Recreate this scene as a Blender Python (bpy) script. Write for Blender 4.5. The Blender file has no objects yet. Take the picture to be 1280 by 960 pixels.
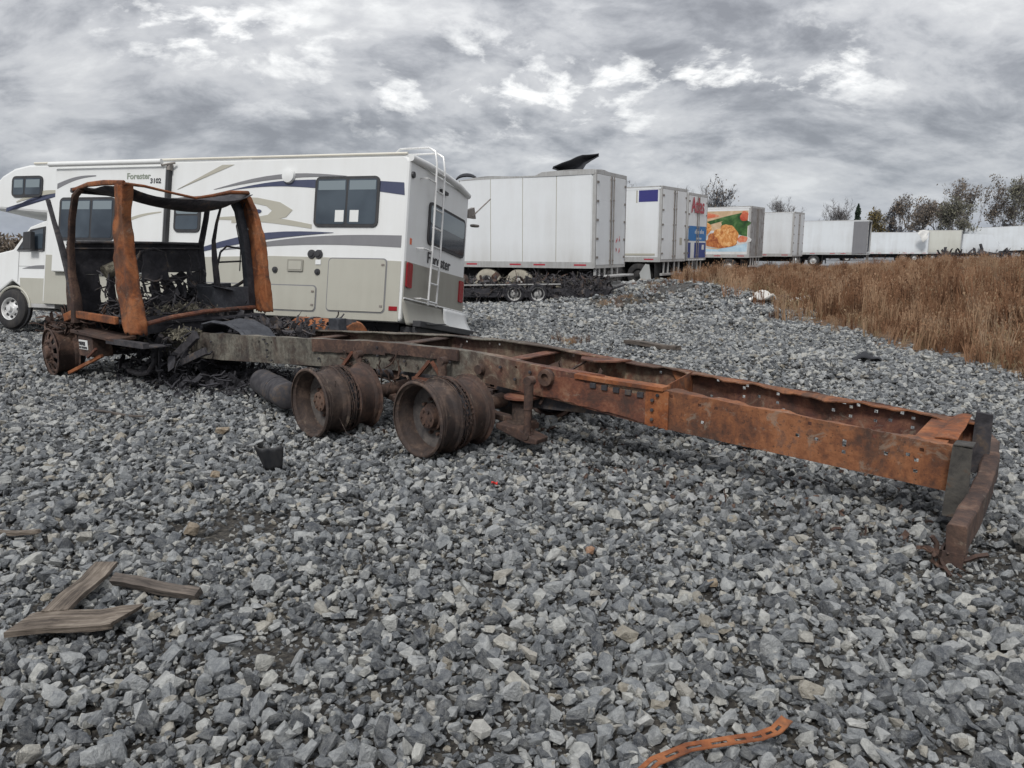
import bpy, bmesh, math, random
import numpy as np
from mathutils import Vector, Matrix, Euler, noise
C = bpy.context.scene
COL = C.collection
R = math.radians
PI = math.pi

# ------------------------------------------------------------------ camera
cam_d = bpy.data.cameras.new('camera')
cam = bpy.data.objects.new('camera', cam_d); COL.objects.link(cam)
cam.location = (0, 0, 1.6); cam.rotation_euler = (R(80), 0, 0)
cam_d.lens = 27.0; cam_d.sensor_width = 36.0
cam_d.clip_start = 0.05; cam_d.clip_end = 4000
C.camera = cam
C.view_settings.view_transform = 'Standard'; C.view_settings.look = 'None'
C.view_settings.gamma = 1.0; C.view_settings.exposure = 0.36

# ------------------------------------------------------------------ sun and sky
SUN_EL, SUN_AZ = R(48), R(200)      # azimuth measured clockwise from +Y: behind the camera, a little left
sun_d = bpy.data.lights.new('sun', 'SUN'); sun_d.energy = 1.6; sun_d.angle = R(11); sun_d.color = (1, .98, .95)
sun = bpy.data.objects.new('sun', sun_d); COL.objects.link(sun)
sdir = Vector((math.sin(SUN_AZ)*math.cos(SUN_EL), math.cos(SUN_AZ)*math.cos(SUN_EL), math.sin(SUN_EL)))
sun.rotation_euler = sdir.to_track_quat('Z', 'Y').to_euler()

class NT:
    """tiny helper to build node trees"""
    def __init__(s, tree): s.t = tree; s.n = tree.nodes; s.l = tree.links
    def add(s, typ, **kw):
        nd = s.n.new(typ)
        ins = kw.pop('ins', {})
        for k, v in kw.items(): setattr(nd, k, v)
        for k, v in ins.items(): s.put(nd.inputs[k], v)
        return nd
    def put(s, sock, v):
        if isinstance(v, bpy.types.NodeSocket): s.l.new(v, sock)
        elif hasattr(v, 'outputs'): s.l.new(v.outputs[0], sock)
        else:
            if sock.type == 'RGBA' and hasattr(v, '__len__') and len(v) == 3: v = (*v, 1)
            sock.default_value = v
    def math(s, op, a, b=0.0, c=None, clamp=False):
        nd = s.n.new('ShaderNodeMath'); nd.operation = op; nd.use_clamp = clamp
        s.put(nd.inputs[0], a); s.put(nd.inputs[1], b)
        if c is not None: s.put(nd.inputs[2], c)
        return nd.outputs[0]
    def noise(s, vec, scale, detail=4, rough=.55, dist=0.0):
        nd = s.n.new('ShaderNodeTexNoise')
        if vec is not None: s.put(nd.inputs['Vector'], vec)
        nd.inputs['Scale'].default_value = scale; nd.inputs['Detail'].default_value = detail
        nd.inputs['Roughness'].default_value = rough; nd.inputs['Distortion'].default_value = dist
        return nd
    def ramp(s, fac, stops, interp='LINEAR'):
        nd = s.n.new('ShaderNodeValToRGB'); cr = nd.color_ramp; cr.interpolation = interp
        while len(cr.elements) < len(stops): cr.elements.new(.5)
        for e, (p, c) in zip(cr.elements, stops):
            e.position = p; e.color = (*c, 1) if len(c) == 3 else c
        s.put(nd.inputs[0], fac); return nd
    def mix(s, fac, a, b, blend='MIX'):
        nd = s.n.new('ShaderNodeMix'); nd.data_type = 'RGBA'; nd.blend_type = blend
        s.put(nd.inputs[0], fac); s.put(nd.inputs[6], a); s.put(nd.inputs[7], b)
        return nd.outputs[2]

w = bpy.data.worlds.new('World'); C.world = w; w.use_nodes = True
T = NT(w.node_tree); T.n.clear()
out = T.add('ShaderNodeOutputWorld')
sky = T.add('ShaderNodeTexSky', sky_type='NISHITA', sun_disc=False, sun_elevation=SUN_EL, sun_rotation=SUN_AZ)
tc = T.add('ShaderNodeTexCoord')
sx = T.add('ShaderNodeSeparateXYZ', ins={0: tc.outputs['Generated']})
X_, Y_, Z_ = sx.outputs
zc = T.math('MAXIMUM', Z_, 0.0)
den = T.math('ADD', zc, 0.42)
qx = T.math('DIVIDE', X_, den); qy = T.math('DIVIDE', Y_, den)
q0 = T.add('ShaderNodeCombineXYZ', ins={0: qx, 1: qy, 2: 3.7}).outputs[0]
qm = T.add('ShaderNodeMapping', ins={0: q0, 2: (0, 0, R(-16)), 3: (.78, 1.0, 1.0)}).outputs[0]     # cloud rolls drawn out by the wind
wv = T.noise(qm, 1.6, 4, .5).outputs['Color']
q = T.add('ShaderNodeVectorMath', operation='ADD', ins={0: qm, 1: T.add('ShaderNodeVectorMath', operation='SCALE', ins={0: wv, 'Scale': .26}).outputs[0]}).outputs[0]
big = T.noise(q, 2.3, 3, .5).outputs[0]
mid = T.noise(q, 5.6, 9, .58).outputs[0]
fine = T.noise(q, 15, 8, .6).outputs[0]
cl = T.math('ADD', T.math('MULTIPLY', mid, .50), T.math('ADD', T.math('MULTIPLY', big, .28), T.math('MULTIPLY', fine, .22)))
# the belt where the cloud sheet is thin enough to let white through
def lobe(az, el, wa, we):
    a = T.math('ARCTAN2', X_, Y_); e = T.math('ARCSINE', Z_)
    da = T.math('DIVIDE', T.math('SUBTRACT', a, R(az)), R(wa)); de = T.math('DIVIDE', T.math('SUBTRACT', e, R(el)), R(we))
    r2 = T.math('ADD', T.math('MULTIPLY', da, da), T.math('MULTIPLY', de, de))
    return T.math('POWER', 2.718, T.math('MULTIPLY', r2, -1.0))
thin = T.math('ADD', lobe(1, 11, 15, 3.6), T.math('ADD', lobe(-22, 14, 8, 2.2), lobe(19, 11.5, 7, 2.2)), clamp=True)
colr = T.ramp(cl, [(.41, (.200, .206, .224)), (.455, (.262, .270, .290)), (.49, (.335, .343, .362)), (.525, (.415, .422, .438)), (.58, (.49, .495, .505)), (.65, (.62, .625, .625))]).outputs[0]
gapn = T.noise(q, 9.5, 9, .60).outputs[0]
gap = T.ramp(T.math('ADD', T.math('ADD', T.math('MULTIPLY', cl, .45), T.math('MULTIPLY', gapn, .55)), T.math('MULTIPLY', thin, .055)), [(.555, (0, 0, 0)), (.60, (.5, .5, .5)), (.65, (1, 1, 1))]).outputs[0]
gap = T.math('MULTIPLY', gap, T.math('ADD', .06, T.math('MULTIPLY', thin, 1.0)), clamp=True)
colr = T.mix(gap, colr, (.95, .95, .93))
lift = T.math('ADD', 0.90, T.math('MULTIPLY', zc, 1.15))          # an overcast sky is brighter overhead than at the horizon
colb = T.mix(1.0, colr, T.add('ShaderNodeCombineXYZ', ins={0: lift, 1: lift, 2: lift}).outputs[0], 'MULTIPLY')
# pale blue-grey band of far cloud over the horizon
hz = T.math('POWER', 2.718, T.math('MULTIPLY', zc, -17.0))
colh = T.mix(T.math('MULTIPLY', hz, .75), colb, (.355, .40, .485))
b1 = T.add('ShaderNodeBackground', ins={0: sky.outputs[0], 1: .08})
b2 = T.add('ShaderNodeBackground', ins={0: colh, 1: 1.0})
mx = T.add('ShaderNodeMixShader', ins={0: .93, 1: b1.outputs[0], 2: b2.outputs[0]})
T.l.new(mx.outputs[0], out.inputs[0])

# ------------------------------------------------------------------ materials
MATS = {}
def material(name):
    m = bpy.data.materials.new(name); m.use_nodes = True
    t = NT(m.node_tree); p = m.node_tree.nodes['Principled BSDF']
    MATS[name] = m
    return m, t, p
def bump(t, p, h, strength=.4, dist=.01):
    b = t.add('ShaderNodeBump', ins={'Strength': strength, 'Distance': dist, 'Height': h}); t.l.new(b.outputs[0], p.inputs['Normal'])
def ocoord(t): return t.add('ShaderNodeTexCoord').outputs['Object']

def rust(name, stops, scale=3.5, fine=38, rough=.85, bmp=.5, metal=.0, streak=None):
    m, t, p = material(name); v = ocoord(t)
    a = t.noise(v, scale, 7, .62, .6).outputs[0]; b = t.noise(v, fine, 5, .6).outputs[0]
    f = t.math('ADD', t.math('MULTIPLY', a, .72), t.math('MULTIPLY', b, .28))
    c = t.ramp(f, stops).outputs[0]
    g = t.noise(v, fine*2.7, 3, .6).outputs[0]
    c = t.mix(t.math('MULTIPLY', g, .55), c, t.mix(.6, c, (.02, .015, .012)))
    if name.startswith('rust'):
        so_ = t.ramp(t.noise(v, 2.6, 8, .7, 1.0).outputs[0], [(.47, (0, 0, 0)), (.62, (1, 1, 1))]).outputs[0]; c = t.mix(t.math('MULTIPLY', so_, .68), c, (.042, .030, .025))
        sc_ = t.ramp(t.noise(v, 8, 8, .72, .6).outputs[0], [(.59, (0, 0, 0)), (.66, (1, 1, 1))]).outputs[0]; c = t.mix(t.math('MULTIPLY', sc_, .38), c, (.30, .24, .18))
    t.put(p.inputs['Base Color'], c); p.inputs['Roughness'].default_value = rough; p.inputs['Metallic'].default_value = metal
    h = t.math('ADD', t.math('MULTIPLY', b, .6), t.math('MULTIPLY', a, 1.2)); bump(t, p, h, bmp, .012)
    return m
rust('rust_orange', [(.30, (.060, .026, .016)), (.42, (.19, .060, .022)), (.50, (.31, .098, .030)), (.58, (.38, .145, .055)), (.66, (.20, .075, .035)), (.74, (.33, .20, .12))], 3.2, 30)
rust('rust_red', [(.30, (.035, .022, .020)), (.43, (.115, .045, .030)), (.52, (.20, .072, .040)), (.62, (.28, .13, .075)), (.75, (.13, .07, .050))], 4, 34)
rust('rust_brown', [(.30, (.022, .018, .018)), (.43, (.060, .036, .030)), (.52, (.105, .060, .044)), (.60, (.17, .10, .070)), (.72, (.11, .085, .07))], 4.5, 36)
rust('rust_rim', [(.30, (.016, .014, .015)), (.43, (.042, .030, .027)), (.52, (.075, .050, .040)), (.62, (.14, .095, .072)), (.75, (.075, .060, .055))], 6, 40, .8)
rust('rim_inside', [(.32, (.030, .028, .030)), (.45, (.070, .062, .060)), (.56, (.12, .105, .095)), (.70, (.19, .17, .15))], 5, 30, .7)
rust('rail_post', [(.30, (.020, .019, .018)), (.45, (.050, .047, .043)), (.57, (.095, .088, .076)), (.66, (.11, .060, .035)), (.78, (.17, .15, .13))], 5, 30, .8)
rust('charred', [(.32, (.012, .012, .015)), (.44, (.032, .031, .037)), (.54, (.065, .062, .068)), (.62, (.12, .09, .07)), (.74, (.21, .19, .17))], 5, 26, .85)
rust('charred_dark', [(.32, (.010, .010, .013)), (.46, (.024, .024, .030)), (.57, (.045, .045, .054)), (.70, (.10, .085, .075))], 5, 26, .85)
rust('burnt_blue', [(.32, (.018, .020, .026)), (.48, (.040, .045, .056)), (.62, (.075, .080, .092)), (.78, (.15, .12, .10))], 6, 26, .7)
rust('ash', [(.30, (.03, .028, .025)), (.45, (.10, .09, .07)), (.58, (.26, .24, .18)), (.75, (.45, .43, .36))], 14, 60, .95, .8)

# the long frame rails: faded grey-olive paint towards the cab, brown and orange rust towards the tail
def rail_mat(name, inside):
    m, t, p = material(name); v = ocoord(t); s = t.add('ShaderNodeSeparateXYZ', ins={0: v})
    a = t.noise(v, 2.3, 9, .68, .9).outputs[0]; b = t.noise(v, 30, 6, .62).outputs[0]; c3 = t.noise(v, 1.3, 4, .6, .4).outputs[0]
    st = t.add('ShaderNodeMapping', ins={0: v, 3: (5, 5, 1.1)}); stn = t.noise(st, 3.5, 5, .6).outputs[0]
    f = t.math('ADD', t.math('MULTIPLY', a, .55), t.math('ADD', t.math('MULTIPLY', b, .22), t.math('MULTIPLY', stn, .23)))
    if inside:
        tail = t.ramp(f, [(.34, (.035, .020, .020)), (.46, (.11, .045, .035)), (.55, (.20, .085, .052)), (.66, (.30, .17, .11))]).outputs[0]
        front = t.ramp(f, [(.34, (.040, .026, .024)), (.47, (.12, .065, .050)), (.56, (.22, .17, .12)), (.68, (.32, .26, .19))]).outputs[0]
    else:
        tail = t.ramp(f, [(.34, (.050, .026, .018)), (.42, (.13, .052, .027)), (.48, (.21, .080, .034)), (.54, (.29, .118, .050)), (.59, (.17, .080, .048)), (.65, (.27, .14, .080)), (.72, (.32, .23, .16))]).outputs[0]
        front = t.ramp(f, [(.34, (.030, .027, .026)), (.43, (.062, .054, .046)), (.50, (.135, .126, .104)), (.57, (.205, .192, .158)), (.63, (.12, .070, .050)), (.70, (.22, .20, .17))]).outputs[0]
    red = t.ramp(f, [(.36, (.050, .026, .022)), (.45, (.14, .050, .032)), (.52, (.22, .12, .075)), (.58, (.30, .24, .165)), (.66, (.20, .08, .05))]).outputs[0]
    g1 = t.math('ADD', t.math('MULTIPLY', t.math('SUBTRACT', s.outputs[0], .95), 2.2), t.math('MULTIPLY', t.math('SUBTRACT', c3, .5), 3.0), clamp=True)
    g0 = t.math('ADD', t.math('MULTIPLY', t.math('ADD', s.outputs[0], .05), 1.6), t.math('MULTIPLY', t.math('SUBTRACT', c3, .5), 5.0), clamp=True)
    c = t.mix(g0, front, red); c = t.mix(t.math('MULTIPLY', t.math('SUBTRACT', s.outputs[0], 1.55), 6, clamp=True), c, tail) if not inside else t.mix(g1, c, tail)
    pit = t.math('GREATER_THAN', t.noise(v, 55, 3, .6).outputs[0], .64)
    c = t.mix(t.math('MULTIPLY', pit, .6), c, (.03, .018, .014))
    soot = t.ramp(t.noise(v, 1.9, 8, .7, 1.2).outputs[0], [(.45, (0, 0, 0)), (.60, (1, 1, 1))]).outputs[0]; c = t.mix(t.math('MULTIPLY', soot, .78), c, (.055, .034, .026))
    scl_ = t.ramp(t.noise(v, 6.5, 8, .72, .8).outputs[0], [(.58, (0, 0, 0)), (.64, (1, 1, 1))]).outputs[0]; c = t.mix(t.math('MULTIPLY', scl_, .45), c, (.27, .23, .18))
    t.put(p.inputs['Base Color'], c); p.inputs['Roughness'].default_value = .82
    bump(t, p, t.math('ADD', a, t.math('MULTIPLY', b, .6)), .5, .012)
rail_mat('rail_outer', False); rail_mat('rail_inner', True)

def paint(name, col, rough=.4, dirt=.15, dirtcol=(.2, .17, .13), scale=1.5, bmp=.0, low=None):
    """painted surface with faint blotches and rain streaks of dirt"""
    m, t, p = material(name); v = ocoord(t)
    mp = t.add('ShaderNodeMapping', ins={0: v, 3: (3.0, 3.0, .35)})
    a = t.noise(mp, scale*1.4, 6, .6).outputs[0]; b = t.noise(v, scale, 5, .6).outputs[0]
    f = t.math('MULTIPLY', t.ramp(t.math('ADD', t.math('MULTIPLY', a, .5), t.math('MULTIPLY', b, .5)), [(.42, (0, 0, 0)), (.68, (1, 1, 1))]).outputs[0], dirt)
    if low is not None:
        s = t.add('ShaderNodeSeparateXYZ', ins={0: v})
        g = t.math('MULTIPLY', t.math('SUBTRACT', low, s.outputs[2]), 1.2, clamp=True)
        f = t.math('ADD', f, t.math('MULTIPLY', g, t.math('MULTIPLY', a, .5)), clamp=True)
    c = t.mix(f, col, dirtcol); t.put(p.inputs['Base Color'], c)
    t.put(p.inputs['Roughness'], t.math('ADD', rough, t.math('MULTIPLY', f, .4)))
    if bmp: bump(t, p, t.noise(v, 2.2, 2, .5).outputs[0], bmp, .03)
    return m
paint('motorhome_white', (.77, .78, .77), .35, .16, (.45, .42, .36), 1.2, .12, .9)
paint('motorhome_grey', (.44, .43, .37), .45, .22, (.25, .23, .19), 1.4, .12, .8)
paint('rear_grey', (.30, .29, .25), .4, .25, (.2, .18, .15), 1.4)
paint('cream', (.74, .71, .62), .45, .2, (.35, .3, .22))
paint('stripe_blue', (.045, .055, .11), .4, .15, (.2, .2, .2))
paint('stripe_grey', (.19, .19, .20), .45, .2, (.3, .3, .3))
paint('stripe_tan', (.42, .40, .33), .45, .2, (.5, .5, .45))
paint('trailer_white', (.78, .80, .81), .45, .22, (.36, .33, .28), .5, .25, 1.9)
paint('trailer_white_cool', (.72, .75, .77), .45, .3, (.33, .31, .28), .5, .25, 1.9)
paint('trailer_cream', (.64, .64, .58), .5, .3, (.33, .3, .24), .5, .25, 1.9)
paint('trailer_grey', (.50, .52, .52), .5, .3, (.25, .24, .22), .5, .2, 1.9)
paint('aluminium', (.50, .50, .49), .42, .45, (.18, .15, .12), 3)
paint('dirty_steel', (.26, .24, .22), .6, .6, (.12, .08, .06), 4)
paint('post_steel', (.075, .075, .068), .6, .5, (.10, .055, .035), 3)
paint('stainless', (.36, .35, .34), .28, .8, (.09, .055, .04), 2.5)
paint('black_trim', (.025, .026, .03), .5, .4, (.09, .085, .08), 4)
paint('chassis_black', (.018, .019, .023), .75, .5, (.05, .045, .04), 4)
paint('dark_rubber', (.022, .022, .024), .85, .55, (.10, .09, .08), 6)
paint('dusty_rubber', (.42, .39, .32), .95, .5, (.16, .14, .11), 6)
paint('tarp_black', (.028, .030, .036), .8, .4, (.06, .06, .065), 4)
paint('white_cloth', (.78, .77, .74), .9, .3, (.4, .36, .3), 3)
paint('hold_shade', (.075, .085, .11), .7, .4, (.04, .04, .05), 2)
paint('label_white', (.74, .75, .73), .5, .15, (.4, .4, .4), 20)
paint('print_black', (.03, .03, .035), .5, .05)
paint('print_red', (.42, .025, .045), .45, .1)
paint('print_blue', (.0, .15, .44), .4, .15, (.1, .2, .3))
paint('print_navy', (.008, .035, .22), .4, .15, (.05, .08, .2))
paint('print_violet', (.035, .035, .19), .5, .15, (.1, .1, .2))
paint('print_greygreen', (.26, .29, .24), .5, .05)
paint('wood_grey', (.22, .2, .17), .9, .0)
paint('car_blue', (.03, .04, .06), .3, .2)
paint('car_silver', (.35, .36, .37), .3, .2)
paint('plastic_black', (.016, .017, .02), .45, .35, (.08, .075, .07), 8)
paint('chrome', (.74, .74, .73), .25, .35, (.2, .18, .15), 6)
for _n in ('chrome', 'aluminium', 'stainless'): MATS[_n].node_tree.nodes['Principled BSDF'].inputs['Metallic'].default_value = .25
m, t, p = material('red_lens'); p.inputs['Base Color'].default_value = (.28, .012, .018, 1); p.inputs['Roughness'].default_value = .25
m, t, p = material('orange_reflector'); p.inputs['Base Color'].default_value = (.7, .12, .03, 1); p.inputs['Roughness'].default_value = .3
m, t, p = material('red_plastic'); p.inputs['Base Color'].default_value = (.75, .03, .02, 1); p.inputs['Roughness'].default_value = .35
m, t, p = material('window_glass')
v = ocoord(t); sp = t.add('ShaderNodeSeparateXYZ', ins={0: v})
a = t.noise(v, 1.1, 3, .5, .5).outputs[0]
t.put(p.inputs['Base Color'], t.ramp(a, [(.35, (.022, .032, .045)), (.65, (.06, .08, .10))]).outputs[0])
p.inputs['Roughness'].default_value = .06; p.inputs['Specular IOR Level'].default_value = .6
m, t, p = material('window_blind'); p.inputs['Base Color'].default_value = (.20, .24, .26, 1); p.inputs['Roughness'].default_value = .1

# weathered wood
m, t, p = material('old_wood'); v = ocoord(t)
mp = t.add('ShaderNodeMapping', ins={0: v, 3: (1.6, 46, 46)})
a = t.noise(mp, 1.6, 9, .7, .35).outputs[0]; b = t.noise(v, 9, 4, .6).outputs[0]
c = t.ramp(t.math('ADD', t.math('MULTIPLY', a, .75), t.math('MULTIPLY', b, .25)), [(.34, (.025, .021, .019)), (.44, (.10, .085, .073)), (.54, (.21, .185, .160)), (.66, (.34, .315, .28))]).outputs[0]
t.put(p.inputs['Base Color'], c); p.inputs['Roughness'].default_value = .9; bump(t, p, a, .8, .01)
cr_ = [n for n in m.node_tree.nodes if n.type == 'VALTORGB'][0].color_ramp
for e in cr_.elements: e.color = (e.color[0]*.82, e.color[1]*.76, e.color[2]*.70, 1)
m2 = m.copy(); m2.name = 'old_wood_dark'; MATS['old_wood_dark'] = m2
cr = [n for n in m2.node_tree.nodes if n.type == 'VALTORGB'][0].color_ramp
for e, cc in zip(cr.elements, [(.02, .017, .015), (.07, .058, .05), (.12, .10, .085), (.20, .165, .135)]): e.color = (*cc, 1)

# crushed limestone
m, t, p = material('stone_grey'); v = ocoord(t)
oi = t.add('ShaderNodeObjectInfo').outputs['Random']
off = t.add('ShaderNodeVectorMath', operation='ADD', ins={0: v, 1: t.add('ShaderNodeCombineXYZ', ins={0: t.math('MULTIPLY', oi, 91), 1: t.math('MULTIPLY', oi, 37), 2: 0}).outputs[0]}).outputs[0]
base = t.ramp(oi, [(.0, (.020, .025, .034)), (.16, (.055, .064, .078)), (.36, (.140, .155, .173)), (.56, (.280, .298, .312)), (.75, (.50, .512, .508)), (.91, (.62, .615, .565)), (.975, (.38, .325, .235)), (.99, (.66, .655, .62))]).outputs[0]
n1 = t.noise(off, 1.6, 6, .65, .4).outputs[0]; n2 = t.noise(off, 9, 4, .6).outputs[0]
c = t.mix(t.ramp(n1, [(.38, (0, 0, 0)), (.66, (1, 1, 1))]).outputs[0], t.mix(.42, base, (.045, .05, .058)), t.mix(.30, base, (.60, .60, .56)))
vein = t.ramp(t.noise(off, 2.4, 3, .5, 2.0).outputs[0], [(.485, (0, 0, 0)), (.5, (1, 1, 1)), (.515, (0, 0, 0))]).outputs[0]
c = t.mix(t.math('MULTIPLY', vein, .38), c, (.6, .6, .6))
c = t.mix(t.math('MULTIPLY', n2, .35), c, t.mix(.5, c, (.04, .04, .045)))
t.put(p.inputs['Base Color'], c); p.inputs['Roughness'].default_value = .78
bump(t, p, t.math('ADD', n1, t.math('MULTIPLY', n2, .5)), .55, .12)
for nm, cc in (('stone_tan', (.38, .27, .15)), ('stone_orange', (.48, .21, .07)), ('stone_pale', (.50, .49, .44)), ('stone_brown', (.19, .125, .085))):
    m2 = MATS['stone_grey'].copy(); m2.name = nm; MATS[nm] = m2
    r0 = [n for n in m2.node_tree.nodes if n.type == 'VALTORGB' and len(n.color_ramp.elements) == 8][0]
    for k, e in enumerate(r0.color_ramp.elements): e.color = (*[x*(.8+.05*k) for x in cc], 1)

# the ground under and beyond the loose stones
m, t, p = material('gravel_base'); v = ocoord(t)
vo = t.add('ShaderNodeTexVoronoi', ins={'Vector': v, 'Scale': 17.0}); vs = t.add('ShaderNodeSeparateColor', ins={0: vo.outputs['Color']})
a = t.noise(v, .35, 5, .6).outputs[0]; b = t.noise(v, 40, 4, .6).outputs[0]
stc = t.ramp(vs.outputs[0], [(0, (.09, .10, .115)), (.5, (.21, .22, .235)), (1, (.38, .385, .38))]).outputs[0]
dirt = t.ramp(b, [(.35, (.022, .020, .018)), (.55, (.058, .052, .044)), (.7, (.13, .12, .10))]).outputs[0]  # soil colour, darkened so the gaps between stones look deeply shadowed
geo = t.add('ShaderNodeNewGeometry'); dd = t.add('ShaderNodeVectorMath', operation='LENGTH', ins={0: v}).outputs['Value']
far = t.ramp(t.math('DIVIDE', dd, 100.0), [(.22, (0, 0, 0)), (.42, (1, 1, 1))]).outputs[0]
c = t.mix(far, dirt, stc)
t.put(p.inputs['Base Color'], c); p.inputs['Roughness'].default_value = .95
bump(t, p, t.math('ADD', vo.outputs['Distance'], b), .8, .03)
m, t, p = material('mound_soil'); v = ocoord(t)
b = t.noise(v, 6, 7, .65).outputs[0]
t.put(p.inputs['Base Color'], t.ramp(b, [(.35, (.05, .034, .022)), (.5, (.12, .075, .045)), (.65, (.22, .14, .08))]).outputs[0]); p.inputs['Roughness'].default_value = 1
bump(t, p, b, .8, .05)
def grassmat(name, stops):
    m, t, p = material(name); v = ocoord(t)
    oi = t.add('ShaderNodeObjectInfo').outputs['Random']; s = t.add('ShaderNodeSeparateXYZ', ins={0: v})
    n = t.noise(v, 12, 2, .5).outputs[0]
    f = t.math('ADD', t.math('MULTIPLY', oi, .65), t.math('MULTIPLY', n, .35))
    t.put(p.inputs['Base Color'], t.ramp(f, stops).outputs[0]); p.inputs['Roughness'].default_value = .9
    p.inputs['Specular IOR Level'].default_value = .1
grassmat('dry_grass', [(.15, (.090, .048, .031)), (.33, (.195, .104, .060)), (.50, (.29, .165, .098)), (.68, (.39, .260, .165)), (.90, (.26, .195, .14))])
grassmat('pale_grass', [(.2, (.22, .16, .095)), (.8, (.36, .27, .17))])
m, t, p = material('bark'); v = ocoord(t); b = t.noise(v, 3, 5, .6).outputs[0]
t.put(p.inputs['Base Color'], t.ramp(b, [(.35, (.11, .10, .098)), (.65, (.22, .205, .20))]).outputs[0]); p.inputs['Roughness'].default_value = .95  # bark tone lightened to put the haze of distance into the colour
def leafmat(name, a, b):
    m, t, p = material(name); v = ocoord(t); n = t.noise(v, .8, 5, .7).outputs[0]
    t.put(p.inputs['Base Color'], t.ramp(n, [(.35, a), (.65, b)]).outputs[0]); p.inputs['Roughness'].default_value = .9
leafmat('leaf_brown', (.13, .108, .09), (.25, .20, .15)); leafmat('leaf_olive', (.11, .11, .085), (.21, .20, .14))  # leaf tones lightened as well, with distance haze in the colour
leafmat('leaf_evergreen', (.010, .022, .014), (.030, .052, .028)); leafmat('leaf_tan', (.10, .08, .03), (.22, .17, .07)); leafmat('twig_blue', (.05, .055, .07), (.10, .11, .13))
# food picture on the reefer trailer: flat print
def printmat(name, a, b, c, sc=3.0):
    m, t, p = material(name); v = ocoord(t); n = t.noise(v, sc, 6, .65, .6).outputs[0]
    t.put(p.inputs['Base Color'], t.ramp(n, [(.36, a), (.5, b), (.64, c)]).outputs[0]); p.inputs['Roughness'].default_value = .5
printmat('print_batter', (.40, .13, .03), (.68, .30, .09), (.82, .52, .24), 4.5)
printmat('print_batter_dark', (.22, .05, .02), (.42, .13, .04), (.60, .26, .09), 4.0)
printmat('print_pepper', (.015, .05, .015), (.04, .12, .03), (.12, .22, .08), 1.5)
printmat('print_pepper_red', (.45, .06, .03), (.65, .18, .09), (.75, .42, .28), 1.5)
printmat('print_plate', (.42, .43, .42), (.60, .61, .60), (.74, .74, .73), 1.0)
printmat('print_sky', (.35, .52, .64), (.45, .62, .74), (.6, .74, .82), .8)
printmat('print_warm', (.50, .35, .20), (.62, .44, .28), (.70, .55, .38), 1.2)

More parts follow.
